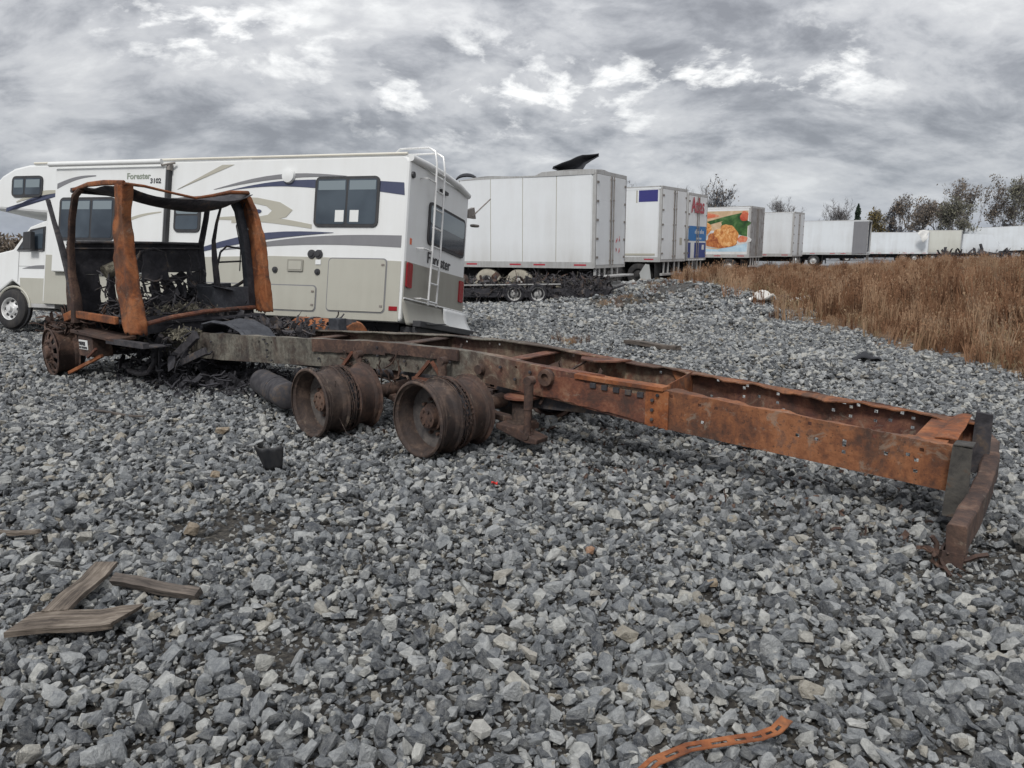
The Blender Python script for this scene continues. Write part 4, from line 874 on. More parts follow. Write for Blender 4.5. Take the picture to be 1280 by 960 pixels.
# chassis below the body, with dark skirt gear and rear wheels
b = MB(); b.box(.2, -W_+.3, .22, 7.3, -.35, .455); b.build('chassis', 'chassis_black', RV)
debris('underbody_parts', RV, ((.0, -1.2, .18), (2.6, -.25, .44)), 90, 'black_trim', 71, .14, .4)
def tyre_wheel(parent, M, rt=.37, wd=.22, rr=.21, tmat='dark_rubber', rmat='aluminium', holes_=8, near=False):
    """M places the hub; the local y axis is the axle and the outer face looks towards +y"""
    b = MB(); h = wd/2
    b.lathe([(-h, rr), (-h-.004, rr+.05), (-h*.98, rt-.05), (-h*.75, rt-.012), (-h*.4, rt), (h*.4, rt), (h*.75, rt-.012), (h*.98, rt-.05), (h+.004, rr+.05), (h, rr)], 36, M, True)
    o1 = b.build('tyre', tmat, parent, smooth=True)
    b = MB(); b.lathe([(h-.002, rr+.003), (h-.01, rr-.015), (h-.06, rr-.03), (h-.07, rr*.72), (h-.035, rr*.52), (h-.02, rr*.45), (h-.02, rr*.28), (h+.03, rr*.24), (h+.035, 0)], 32, M)
    o2 = b.build('rim', rmat, o1, smooth=True)
    if near:
        for k in range(holes_):
            a = 2*PI*k/holes_; b = MB(); b.lathe([(h-.045, 0), (h-.045, rr*.13), (h-.06, rr*.13)], 10, M @ Matrix.Translation((rr*.68*math.cos(a), 0, rr*.68*math.sin(a)))); b.build('rim_hole', 'chassis_black', o1)
    return o1
tyre_wheel(RV, Matrix.Translation((8.22, -.09, .375)), .375, .22, .215, 'dark_rubber', 'chrome', near=True)
for x in (2.3,): tyre_wheel(RV, Matrix.Translation((x, -.45, .37)), .37, .22, .21)
# awning roll and roof gear
b = MB(); b.tube([Vector((.05, -.0, 3.13)), Vector((3.0, .0, 3.135)), Vector((7.8, .0, 3.135))], .024, 8); b.build('roof_rail', 'cream', RV, smooth=True)
b = MB(); b.tube([Vector((4.70, .16, 3.06)), Vector((7.25, .16, 3.06))], .045, 14); b.build('awning_roll', 'motorhome_white', RV, smooth=True)
b = MB(); b.prism([(3.25, 3.12), (4.45, 3.12), (4.35, 3.24), (4.1, 3.34), (3.6, 3.36), (3.42, 3.30)], 'y', -1.6, -.8); ac = b.build('roof_air_conditioner', 'motorhome_white', RV, bevel=.03)
for k in range(6): b = MB(); b.box(3.56+.075*k, -.81, 3.17, 3.60+.075*k, -.792, 3.31); b.build('vent_slot', 'stripe_grey', ac)
b = MB(); b.lathe([(-.03, 0), (-.03, .05), (.03, .045), (.035, 0)], 12, Matrix.Translation((2.1, -.5, 3.18)) @ Matrix.Rotation(R(90), 4, 'X')); b.build('roof_vent_pipe', 'motorhome_white', RV)
# slide-out room between cab door and its dark edge strip
b = MB(); b.prism([(4.66, 1.10), (7.15, 1.10), (7.15, 3.00), (4.66, 3.00)], 'y', .004, .10); so = b.build('slide_out', 'motorhome_white', RV, bevel=.015)
b = MB(); b.box(4.60, .002, 1.12, 4.655, .09, 3.0); b.build('slide_shade_strip', 'black_trim', so)  # black strip painting in the shading along the slide-out's edge
b = MB(); b.tube([Vector((4.5, .06, 3.06)), Vector((4.72, .14, 3.0))], .02, 6); b.box(4.58, .02, 2.93, 4.64, .10, 3.05); b.build('awning_arm', 'dirty_steel', RV)
# windows
def window(x0, z0, x1, z1, y, parent, split=None, hsplit=None, paper=False):
    f = rbox('window', x0, z0, x1, z1, y, y+.022, 'black_trim', parent, .09)
    e = .045
    if split: xs_ = [(x0+e, split-.02), (split+.02, x1-e)]
    else: xs_ = [(x0+e, x1-e)]
    for a, c_ in xs_:
        if hsplit:
            rbox('pane', a, hsplit+.015, c_, z1-e, y+.0221, y+.026, 'window_blind', f, .04); rbox('pane', a, z0+e, c_, hsplit-.015, y+.0221, y+.026, 'window_glass', f, .04)
        else:
            rbox('pane', a, z0+e, c_, z1-e, y+.0221, y+.026, 'window_glass', f, .04)
    if not hsplit and split:
        for a, c_ in xs_:
            b = MB(); b.box(a+.02, y+.0262, z1-.22, c_-.02, y+.0275, z1-.07); b.build('blind', 'window_blind', f)
    if paper:
        for a in (split-.23, split+.04): b = MB(); b.box(a, y+.0262, z0+.08, a+.16, y+.0275, z0+.27); b.build('paper', 'label_white', f)
    return f
window(.50, 1.96, 1.68, 2.78, .002, RV, 1.08, None, True)
window(5.72, 1.68, 7.0, 2.46, .102, so, 6.25)
window(3.94, 1.86, 4.50, 2.42, .002, RV, None, 2.16)
window(7.56, 2.50, 8.32, 2.90, .002, RV, 8.0)
# rear window, lights, lettering, ladder
f = rpanel('rear_window', -2.45, 1.84, -.80, 2.56, -.03, -.002, 'black_trim', RV, .1)
rpanel('pane', -2.40, 2.20, -.85, 2.51, -.034, -.0301, 'window_blind', f, .06); rpanel('pane', -2.40, 1.89, -.85, 2.198, -.034, -.0301, 'window_glass', f, .06)
for y0 in (-.26, -2.52):
    f = rpanel('tail_light', y0, 1.02, y0+.20, 1.42, -.035, -.0125, 'red_lens', RV, .03)
    for k in range(3): b = MB(); b.lathe([(-.012, 0), (-.01, .05), (.0, .055)], 14, Matrix.Translation((-.035, y0+.1, 1.10+.12*k)) @ Matrix.Rotation(R(90), 4, 'Z')); b.build('lens', 'red_plastic' if k == 0 else 'red_lens', f, smooth=True)
b = MB(); b.lathe([(-.03, 0), (-.03, .05), (.0, .055)], 14, Matrix.Translation((-.002, -.12, 2.82)) @ Matrix.Rotation(R(-90), 4, 'Z')); b.build('marker_light', 'black_trim', RV)
b = MB()
for yy in (-1.22, -1.50): b.lathe([(-.08, 0), (-.08, .05), (.0, .06)], 14, Matrix.Translation((-.002, yy, 2.84)) @ Matrix.Rotation(R(90), 4, 'Z'))
b.box(-.05, -1.50, 2.81, -.002, -1.2, 2.86); b.build('rear_camera', 'black_trim', RV)
b = MB(); b.box(-.006, -.22, 1.72, -.001, -.16, 1.82); b.build('warning_sticker', 'orange_reflector', RV)
lad = bpy.data.objects.new('ladder', None); COL.objects.link(lad); lad.parent = RV
for y in (-.72, -1.06):
    b = MB(); b.tube([Vector((-.13, y, .80)), Vector((-.15, y, 1.7)), Vector((-.15, y, 2.5)), Vector((-.14, y, 3.15)), Vector((-.10, y, 3.36)), Vector((.02, y, 3.43)), Vector((.55, y, 3.42)), Vector((.65, y, 3.34)), Vector((.66, y, 3.12))], .019, 8); b.build('rail', 'chrome', lad, smooth=True)
for k in range(8):
    z = .86+.31*k; b = MB(); b.tube([Vector((-.14, -.72, z)), Vector((-.14, -1.06, z))], .017, 6); b.build('rung', 'chrome', lad, smooth=True)
for z in (.88, 1.70, 2.84):
    b = MB(); b.tube([Vector((-.002, -.42, z)), Vector((-.13, -.42, z)), Vector((-.14, -.72, z))], .013, 6); b.build('stand_off', 'chrome', lad, smooth=True)
text_mesh('lettering', 'Forester', .27, 'print_black', RV, (-.013, -.84, 1.53), (0, -1, .0), (0, 0, 1), sx=1.08, bold=.004)
text_mesh('lettering', 'FOREST RIVER', .085, 'print_greygreen', RV, (-.004, -.98, 1.76), (0, -1, 0), (0, 0, 1), sx=1.1) if False else None
text_mesh('lettering', 'Forester', .15, 'print_greygreen', so, (5.50, .103, 2.78), (-1, 0, 0), (0, 0, 1), bold=.004)
text_mesh('lettering', '3102', .12, 'print_black', so, (4.98, .103, 2.70), (-1, 0, 0), (0, 0, 1), bold=.004)
# mirror arm and antenna at far rear corner
b = MB(); b.prism([(-W_-.02, 2.66), (-W_-.42, 2.72), (-W_-.30, 2.92), (-W_+.02, 2.80)], 'x', .0, .06); b.tube([Vector((.0, -W_-.2, 2.72)), Vector((-.1, -W_-.9, 3.22))], .014, 6); b.lathe([(0, 0), (0, .09), (.03, .09), (.03, 0)], 14, Matrix.Translation((-.02, -W_-.32, 2.55)) @ Matrix.Rotation(R(90), 4, 'X')); b.build('awning_bracket', 'dirty_steel', RV)
# side graphics: flat vinyl shapes
def swoosh(name, top, bot, mat, y=.0035, parent=RV, th=.002):
    b = MB(); b.prism(top+bot[::-1], 'y', y, y+th); return b.build(name, mat, parent)
def arc(x0, z0, x1, z1, bow, n=10): return [(x0+(x1-x0)*k/n, z0+(z1-z0)*k/n+bow*math.sin(PI*k/n)) for k in range(n+1)]
swoosh('stripe', [(.08, 2.67), (.50, 2.70)], [(.06, 2.47), (.50, 2.53)], 'stripe_blue')
swoosh('stripe', arc(1.69, 2.74, 3.4, 2.58, .05), arc(1.69, 2.60, 3.4, 2.575, .05), 'stripe_blue')
swoosh('stripe', arc(1.1, 2.79, 3.7, 2.60, .14), arc(1.15, 2.785, 3.7, 2.595, .07), 'stripe_grey', .0060)
swoosh('stripe', arc(.07, 1.83, 3.5, 1.56, .10), arc(.07, 1.64, 3.5, 1.55, .07), 'stripe_grey')
swoosh('stripe', arc(1.3, 1.87, 4.45, 1.42, .18), arc(1.3, 1.865, 4.45, 1.40, .07), 'stripe_blue', .0065)
swoosh('stripe', arc(4.45, 1.55, 7.3, 1.40, .06), arc(4.45, 1.45, 7.3, 1.38, .04), 'stripe_grey')
swoosh('stripe', arc(1.72, 2.0, 3.6, 2.12, .07), arc(1.72, 1.93, 3.6, 2.08, .03), 'stripe_tan')
swoosh('stripe', [(3.95, 2.44), (3.3, 2.47), (2.8, 2.45), (2.35, 2.37), (2.10, 2.24), (2.22, 2.12), (2.6, 2.05), (3.3, 2.02)], [(3.95, 2.41), (3.4, 2.40), (2.95, 2.37), (2.62, 2.31), (2.50, 2.23), (2.58, 2.16), (2.9, 2.11), (3.3, 2.07)], 'stripe_tan', .0042)
swoosh('stripe', [(3.3, 3.02), (3.55, 3.02)], [(4.45, 2.62), (4.48, 2.60)], 'stripe_tan')
b = MB(); b.lathe([(0, .0), (0, .05), (.002, .05)], 24, Matrix.Translation((2.78, .006, 2.22)) @ Matrix.Diagonal((1.5, 1, .7, 1))); b.build('emblem', 'stripe_blue', RV)
swoosh('stripe', arc(3.0, 2.46, 3.9, 2.44, .06), arc(3.0, 2.44, 3.9, 2.42, .03), 'stripe_blue', .006)
swoosh('stripe', arc(4.7, 2.20, 5.7, 1.98, .05), arc(4.7, 2.18, 5.7, 1.9, .05), 'stripe_tan', .101, so)
swoosh('stripe', arc(6.2, 2.86, 7.1, 2.72, .05), arc(6.2, 2.84, 7.1, 2.62, .05), 'stripe_grey', .101, so)
swoosh('stripe', arc(6.7, 2.66, 8.45, 2.22, .12), arc(6.7, 2.63, 8.45, 2.30, -.02), 'stripe_blue', .0035)
swoosh('stripe', arc(7.15, 2.62, 8.2, 2.42, .08), arc(7.15, 2.58, 8.2, 2.40, .02), 'stripe_tan', .0065)
# service hatches, vents, caps
for (x0, z0, x1, z1, nm) in ((.29, .58, 1.36, 1.46, 'cargo_hatch'), (1.55, .56, 2.65, 1.0, 'cargo_hatch'), (2.9, .56, 3.8, 1.0, 'cargo_hatch')):
    f = rbox('hatch_seal', x0, z0, x1, z1, .0085, .014, 'stripe_grey', RV, .07); rbox(nm, x0+.02, z0+.02, x1-.02, z1-.02, .0142, .026, 'motorhome_grey', f, .06)
    for zz in (z0+.1, z1-.12): b = MB(); b.box(x0+.04, .026, zz, x0+.09, .036, zz+.03); b.build('latch', 'dirty_steel', f)
rbox('fuel_flap', 1.83, 1.22, 2.13, 1.42, .0085, .03, 'rear_grey', RV, .02); rbox('fuel_flap_door', 1.86, 1.25, 2.10, 1.39, .0302, .034, 'motorhome_grey', RV, .02)
for (x, z, rr_) in ((1.68, 1.51, .065), (1.55, 1.51, .065), (1.555, 1.22, .045), (2.37, 1.24, .045)):
    b = MB(); b.lathe([(.0, rr_*1.15), (.02, rr_*1.1), (.022, rr_*.7), (.035, rr_*.6), (.036, 0)], 18, Matrix.Translation((x, .009, z))); b.build('service_cap', 'black_trim', RV, smooth=True)
b = MB(); b.box(1.5, .0085, 1.34, 1.6, .02, 1.42); b.box(1.50, .0085, 1.58, 1.58, .011, 1.60); b.build('outlet_cover', 'motorhome_white', RV, bevel=.004)
b = MB(); b.lathe([(.0, .12), (.05, .11), (.06, .06), (.062, 0)], 18, Matrix.Translation((2.2, .008, 2.80))); b.build('porch_light', 'motorhome_white', RV, smooth=True)
b = MB(); b.box(.07, .0085, .63, .22, .02, .70); b.build('side_marker', 'red_lens', RV, bevel=.005)
# van cab under the bunk
vc = [(7.47, .50), (8.0, .50), (8.02, .62), (8.08, .80), (8.30, .92), (8.62, .70), (8.75, .46), (9.6, .46), (9.62, 1.0), (9.45, 1.30), (8.32, 1.52), (7.92, 1.96), (7.47, 2.10)]
b = MB(); b.prism(vc, 'y', -W_+.15, -.07); vcab = b.build('van_cab', 'motorhome_white', RV, bevel=.03)
b = MB(); b.prism([(7.47, .50), (8.0, .50), (8.02, .62), (8.08, .80), (8.10, .98), (7.47, .98)], 'y', -.0695, -.062); b.build('cab_lower_panel', 'motorhome_grey', RV)
b = MB(); b.prism([(7.52, 1.50), (8.20, 1.50), (7.88, 1.90), (7.52, 1.96)], 'y', -.0695, -.05); sw = b.build('side_window', 'black_trim', RV)
b = MB(); b.prism([(7.56, 1.54), (8.10, 1.54), (7.86, 1.86), (7.56, 1.92)], 'y', -.0495, -.046); b.build('pane', 'window_glass', sw)
b = MB(); b.prism([(7.86, 1.97), (8.40, 1.53), (8.46, 1.55), (7.93, 2.02)], 'y', -W_+.4, -.3); b.build('windscreen', 'window_glass', RV)
b = MB(); b.box(7.55, -.062, 1.49, 8.20, -.05, 1.515); b.box(7.50, -.068, 1.20, 8.15, -.0665, 1.206); b.box(8.15, -.069, .9, 8.156, -.065, 1.5); b.build('door_seam', 'stripe_grey', vcab)
b = MB(); b.prism([(7.66, 1.50), (7.86, 1.50), (7.86, 1.82), (7.68, 1.84)], 'y', .02, .12); b.tube([Vector((7.80, -.06, 1.62)), Vector((7.76, .04, 1.62))], .02, 6); b.build('door_mirror', 'black_trim', RV, bevel=.02)
swoosh('stripe', arc(7.5, 1.23, 8.05, 1.16, .02), arc(7.5, 1.16, 8.05, 1.155, .0), 'stripe_grey', -.068)
b = MB(); b.tube([Vector((8.22+.43*math.cos(a), -.06, .375+.43*math.sin(a))) for a in np.linspace(.25, PI-.1, 14)], .025, 6); b.build('wheel_arch', 'motorhome_grey', RV, smooth=True)
b = MB(); b.lathe([(-.2, 0), (-.2, .43), (-.19, .43), (-.19, 0)], 24, Matrix.Translation((8.22, .127, .40))); b.build('arch_lining', 'chassis_black', RV)
b = MB(); b.box(7.2, -.20, .42, 8.0, -.06, .50); b.build('running_board', 'aluminium', RV, bevel=.01)

# ------------------------------------------------------------------ semi trailers
HW = 2.59
def trailer(loc, yaw, L, label, side='trailer_white', panels=True, wheels=(), z0=1.12, z1=4.08, doors='closed', detail=2, rot=(0, 0), name='semi_trailer', sag=None, rearmat=None, seam=None, tapes=True, group='semi trailers parked across the yard', tmat='dark_rubber', rmat='aluminium'):
    t_ = thing(name, loc, label, 'trailer', (R(rot[0]), R(rot[1]), R(yaw)), group)
    core = MB(); top_ = z1-.12
    # core box: floor, front wall, far wall, inside faces
    core.box(.06, -HW+.0, z0+.1, L, -HW+.04, top_); core.box(L-.04, -HW+.04, z0+.1, L, -.04, top_); core.box(.06, -HW+.04, z0+.1, L-.04, -.04, z0+.2)
    core.box(.06, -.055, z0+.1, L-.04, -.02, top_)
    core.build('box_core', side, t_)
    if sag is None:
        b = MB(); b.box(.02, -HW, z1-.05, L, 0, z1); b.build('roof', 'aluminium', t_)
    else:
        b = MB(); b.grid(lambda u, v_: Vector((.02+L*u, -HW*v_, z1+np.interp(.02+L*u, *sag)+.05*math.sin(7*v_+9*u)*(v_*(1-v_)*4)+.02*math.sin(31*u))), 60, 10); b.build('roof', 'aluminium', t_, solid=.02)
    # side panels
    if panels:
        pw = 1.22; n = int((L-.1)/pw)
        for k in range(n):
            b = MB(); b.box(.10+k*pw+.012, -.02, z0+.14, .10+(k+1)*pw-.012, .004, top_); b.build('side_panel', side, t_)
            if k: b = MB(); b.box(.10+k*pw-.011, -.02, z0+.14, .10+k*pw+.011, -.003, top_); b.build('panel_joint', 'stripe_tan' if detail > 1 else 'trailer_grey', t_)
    else:
        cuts = [.10]+list(seam or [])+[L]
        for a, c_ in zip(cuts[:-1], cuts[1:]):
            b = MB(); b.box(a+.01, -.02, z0+.14, c_-.03, .004, top_); b.build('side_panel', side, t_)
        for a in (seam or []): b = MB(); b.box(a-.04, -.02, z0+.14, a+.02, .012, top_); b.build('panel_joint', 'dirty_steel', t_)
    b = MB(); b.box(0.02, -.03, z0-.06, L, .012, z0+.14); b.build('bottom_rail', 'aluminium' if detail else side, t_)
    if sag is None: b = MB(); b.box(0.02, -.03, top_, L, .012, z1-.052); b.build('top_rail', side, t_)
    else:
        b = MB(); b.grid(lambda u, v_: Vector((.02+L*u, .006+.01*math.sin(20*u), (z1-.14)*(1-v_)+(z1+np.interp(.02+L*u, *sag))*v_)), 60, 1); b.build('top_rail', 'aluminium', t_, solid=.02)
    if tapes:
        k = 0; x = .25
        while x < min(L, 11):
            b = MB(); b.box(x, .0125, z0+.02, x+.42, .0155, z0+.07); b.build('reflective_tape', 'print_red', t_); x += (1.45, .9, 1.7)[k % 3]; k += 1
    # rear frame
    b = MB()
    for y in (-HW, -.09): b.box(-.04, y, z0-.06, .08, y+.09, z1-.12)
    b.box(-.04, -HW, z1-.119, .08, 0, z1+.004); b.box(-.04, -HW+.091, z0-.06, .08, -.091, z0+.04); b.build('rear_frame', 'aluminium', t_, bevel=.008)
    def door(hinge_y, sgn, ang):
        w_ = (HW-.2)/2
        dd_ = bpy.data.objects.new('rear_door', None); COL.objects.link(dd_); dd_.parent = t_; dd_.location = (-.01, hinge_y, 0); dd_.rotation_euler = (0, 0, ang)
        b = MB(); b.box(-.035, min(0, sgn*w_)+.004, z0+.045, .0, max(0, sgn*w_)-.004, z1-.125); b.build('door_panel', rearmat or side, dd_, bevel=.006)
        for k, f in enumerate((.90,)):
            y = sgn*w_*f; b = MB(); b.tube([Vector((-.06, y, z0+.02)), Vector((-.06, y, z1-.11))], .017, 6)
            for zz in np.linspace(z0+.15, z1-.25, 5): b.box(-.075, y-.035, zz, -.036, y+.035, zz+.05)
            b.build('lock_rod', 'dirty_steel', dd_)
        for zz in np.linspace(z0+.25, z1-.4, 5):
            b = MB(); b.box(-.05, sgn*-.03, zz, -.036, sgn*.12, zz+.07); b.build('hinge', 'dirty_steel', dd_)
        return dd_
    b = MB(); b.box(-.05, -HW/2-.02, z0+.05, -.0, -HW/2+.02, z1-.13)
    if doors == 'closed': b.build('door_seal', 'black_trim', t_)
    if doors == 'closed': door(-.10, -1, 0); door(-HW+.10, 1, 0)
    elif doors == 'open':
        door(-HW-.06, 1, R(-91)); door(.07, -1, R(91))
    # underride guard
    b = MB(); b.box(-.02, -HW+.25, .50, .08, -.25, .60)
    for y in (-HW+.5, -HW*.62, -HW*.38, -.55): b.box(.0, y, .60, .06, y+.08, z0-.061)
    b.build('underride_guard', 'aluminium' if detail > 1 else 'dirty_steel', t_, bevel=.01)
    b = MB(); b.box(.3, -HW*.65, .72, L-1, -HW*.35, z0-.062); 
    if wheels: b.box(min(wheels)-.8, -HW*.7, .55, max(wheels)+.8, -HW*.3, .72)
    for x in np.arange(.5, L-.5, .6): b.box(x, -HW+.1, z0-.16, x+.05, -.1, z0-.063)
    b.build('underframe', 'chassis_black', t_)
    for x in wheels:
        for y in (-.17, -HW+.17):
            M = Matrix.Translation((x, y, .51))
            if y < -1: M = M @ Matrix.Rotation(PI, 4, 'Z')
            tyre_wheel(t_, M, .51, .27, .285, tmat, rmat)
            b = MB(); b.lathe([(-.14, .28), (-.15, .47), (-.11, .505), (.11, .505), (.14, .47), (.14, .28)], 24, Matrix.Translation((x, y+(-.33 if y > -1 else .33), .51))); b.build('inner_tyre', 'dark_rubber', t_, smooth=True)
        b = MB(); b.tube([Vector((x, -.6, .51)), Vector((x, -HW+.6, .51))], .07, 8); b.build('axle', 'chassis_black', t_)
    if wheels:
        for y in (-.62, -HW+.05): b = MB(); b.box(min(wheels)-.75, y, .22, min(wheels)-.735, y+.58, z0-.07); b.build('mud_flap', 'dark_rubber', t_)
    # landing gear
    b = MB()
    for y in (-.5, -HW+.4): b.box(L-2.6, y, .05, L-2.48, y+.12, z0-.062); b.box(L-2.68, y-.05, .02, L-2.40, y+.17, .05)
    b.build('landing_gear', 'dirty_steel', t_)
    return t_

t1 = trailer((2.56, 24.4, -.08), 180-29.4, 15.5, 'large white box trailer with sagging roof and black sheet on top, right of the motorhome', tmat='dusty_rubber', wheels=(2.73, 3.95),
             sag=((0, 1.9, 2.0, 4.0, 6.2, 9, 15.5), (.0, .0, -.10, -.06, -.22, -.3, -.3)))
for c_ in t1.children:
    pass
# numbers scrawled on the door and a small mark on its side
b = MB(); r = random.Random(9)
for (y, z) in ((-1.75, 1.95), (-2.0, 2.0), (-1.72, 1.65), (-1.98, 1.62)):
    pts = [Vector((-.055, y+jit(r, .07), z+jit(r, .1))) for k in range(5)]; b.tube(pts, .006, 4)
b.build('door_scrawl', 'print_red', t1)
b = MB(); b.tube([Vector((6.1, .008, 1.42)), Vector((6.05, .008, 1.52)), Vector((6.18, .008, 1.5)), Vector((6.1, .008, 1.62))], .012, 4); b.build('side_mark', 'stripe_grey', t1)
b = MB(); b.box(-.45, -HW+.2, .78, .0, -.15, .84); b.box(-.02, -.20, .2, .05, -.1, 1.05); b.obox((-.1, -.2, .45), (-.5, -HW+.3, .55), .1, .06); b.build('step_frame', 'aluminium', t1, bevel=.01)
t2 = trailer((5.98, 31.6, 0), 180-35, 15.5, 'white box trailer with a violet blue rectangle near its roof, second from the left', wheels=(.95, 2.2), panels=False, rmat='dark_rubber')
b = MB(); b.prism([(.3, .25), (.75, .22), (.85, .6), (.6, .98), (.42, .95)], 'y', .02, .03); b.build('fender_flap', 'trailer_grey', t2)
b = MB(); b.box(.14, .006, 3.47, .98, .010, 3.93); b.build('blue_rectangle', 'print_violet', t2)
b = MB(); b.box(1.04, .004, 3.44, 1.10, .009, 3.93); b.box(.2, .0125, 1.32, 6, .016, 1.40); b.build('side_mark', 'stripe_tan', t2)
b = MB(); b.box(-.05, -HW+.45, 1.75, -.046, -HW+.7, 2.05); b.build('door_sticker', 'stripe_tan', t2)
t3 = trailer((7.87, 35.3, 0), 180-33, 15.5, 'white and blue trailer lettered Atlas in red on its rear doors', wheels=(1.6, 2.9), panels=False)
b = MB()
for y0, y1 in ((-HW+.115, -HW/2-.02), (-HW/2+.02, -.115)): b.box(-.0485, y0, 1.95, -.0465, y1, 2.62)
b.build('blue_band', 'print_blue', t3)
b = MB()
for y0, y1 in ((-HW+.115, -HW/2-.02), (-HW/2+.02, -.95), (-.45, -.115)): b.box(-.0485, y0, 1.18, -.0465, y1, 1.87)
b.build('navy_band', 'print_navy', t3)
text_mesh('lettering', 'Atlas', .98, 'print_red', t3, (-.080, -.34, 3.22), (0, -1, .0), (0, 0, 1), sx=.86, bold=.016)
text_mesh('lettering', 'Canvas Mail', .26, 'label_white', t3, (-.0495, -.98, 2.30), (0, -1, 0), (0, 0, 1), bold=.006) if False else None
b = MB()   # illegible white print on the band
r = random.Random(4); y = -.95
for k in range(9): h_ = r.choice((.13, .13, .2)); b.box(-.0505, y-.08, 2.28, -.0488, y-r.uniform(.0, .03), 2.28+h_); y -= .13 if k != 4 else .2
y = -1.15
for k in range(5): b.box(-.0505, y-.09, 2.02, -.0488, y, 2.10); y -= .15
b.box(-.0505, -2.25, 1.55, -.0488, -1.95, 1.78); b.build('white_print', 'label_white', t3)
b = MB()
for k in range(9): b.box(-.052, -.35-.24*k, 1.06, -.041, -.20-.24*k, 1.12)
b.build('reflective_tape', 'label_white', t3)
t4 = trailer((14.08, 46.4, 0), 180-35, 15.5, 'refrigerated trailer with a picture of fried food and peppers on its side', wheels=(1.2, 3.75), panels=False, rearmat='stainless')
# flat printed picture
pz0, pz1 = 1.42, 3.82
b = MB(); b.box(.12, .0045, pz0, 6.0, .0065, pz1); pic = b.build('picture', 'print_warm', t4)
def shape(nm, pts, mat, k): b = MB(); b.prism(pts, 'y', .0066+.0012*k, .0074+.0012*k); return b.build(nm, mat, pic)
def blob(cx, cz, rx, rz, seed, n=26, a=.07):
    r = random.Random(seed); ph = [r.uniform(0, 6) for _ in range(4)]
    return [(cx+rx*math.cos(t_*2*PI/n)*(1+a*sum(math.sin((j+2)*t_*2*PI/n+ph[j]) for j in range(4))), cz+rz*math.sin(t_*2*PI/n)*(1+a*sum(math.sin((j+2)*t_*2*PI/n+ph[j]) for j in range(4)))) for t_ in range(n)]
shape('picture_plate', [(.12, pz0), (6, pz0), (6, 2.4), (3.2, 1.65), (1.9, 1.55), (.9, 1.8), (.12, 2.1)], 'print_sky', 0)
shape('picture_plate', blob(2.2, 2.15, 2.2, .52, 3, 26, .03), 'print_plate', 1)
shape('picture_pepper', blob(.9, 3.05, .95, .28, 5, 26, .05), 'print_pepper', 2); shape('picture_pepper', [(.15, 3.0), (1.6, 3.25), (2.6, 3.0), (2.7, 3.2), (1.5, 3.5), (.5, 3.7), (.14, 3.75)], 'print_pepper', 3)
shape('picture_pepper', [(.13, 2.3), (1.0, 2.5), (1.5, 2.9), (1.2, 3.1), (.13, 3.0)], 'print_pepper', 4)
shape('picture_tomato', blob(3.0, 3.55, 1.1, .16, 9, 26, .05), 'print_pepper_red', 4); shape('picture_tomato', blob(.35, 3.5, .25, .3, 10, 22, .05), 'print_pepper_red', 5); shape('picture_tomato', blob(.4, 2.15, .3, .2, 12, 22, .05), 'print_pepper_red', 5)
shape('picture_food', blob(1.75, 2.05, .95, .46, 21), 'print_batter_dark', 6); shape('picture_food', blob(1.35, 2.35, .75, .60, 22), 'print_batter', 7); shape('picture_food', blob(1.4, 2.75, .35, .28, 23), 'print_batter', 8)
shape('picture_food', blob(3.15, 2.75, .75, .75, 24), 'print_batter', 7); shape('picture_food', blob(4.4, 2.3, .8, .6, 25), 'print_batter', 8)
b = MB(); b.box(-.14, -1.9, 1.5, -.05, -.7, 2.4); b.obox((-.12, -.9, .35), (-.12, -.9, 1.2), .06, .06); b.obox((-.12, -1.5, .35), (-.12, -1.5, 1.2), .06, .06); b.build('rear_fittings', 'stainless', t4, bevel=.01) if False else None
t5 = trailer((19.2, 53.5, 0), 180-35, 15.5, 'plain white trailer with a dark vertical joint, right of the food picture trailer', wheels=(4.6, 5.9), panels=False, side='trailer_white_cool', seam=(2.35,), detail=1)
t6 = trailer((31.25, 68.7, 0), 180-30, 16, 'white trailer with its rear doors swung open showing a dark empty hold', wheels=(4.4, 6.0), panels=False, doors='open', detail=1, side='trailer_white_cool', rearmat='stripe_grey')
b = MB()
b.box(.09, -HW+.045, 1.34, 15.9, -.06, 1.36); b.box(.09, -HW+.041, 1.36, 15.9, -HW+.05, 3.9); b.box(.09, -.066, 1.36, 15.9, -.058, 3.9); b.box(15.85, -HW+.051, 1.36, 15.9, -.067, 3.9); b.build('shade_lining', 'hold_shade', t6)  # dark sheets that put the shade of the open hold into the colour
t7 = trailer((55.0, 103, -.15), 180-12, 12.5, 'long pale trailer with a white tarp hanging over its right corner', wheels=(1.6, 3.0, 10.0), panels=False, detail=0, side='trailer_white_cool', z1=3.9, group='broken trailers on the far side of the mound')
t8 = trailer((60.4, 105, -.15), 180-8, 4.7, 'short cream trailer box standing between two longer pale trailers', wheels=(3.4,), panels=False, detail=1, side='trailer_cream', z1=4.2, group='broken trailers on the far side of the mound')
t9 = trailer((72.0, 118, -.3), 180-5, 7, 'low white trailer half hidden behind the tilted trailer', wheels=(), panels=False, detail=0, side='trailer_white_cool', z1=3.4, group='broken trailers on the far side of the mound')
t10 = trailer((84.4, 110, .85), 180-8, 19.2, 'long tilted pale trailer rising to the right at the edge of the picture', wheels=(8.5, 10.0), panels=False, detail=0, side='trailer_white_cool', z1=4.5, rot=(0, 2.6), group='broken trailers on the far side of the mound')
t11 = trailer((99.0, 128, 0), 180-20, 14, 'white trailer seen only above the roof of the tilted trailer', wheels=(), panels=False, detail=0, side='trailer_white', z1=5.6, group='broken trailers on the far side of the mound')

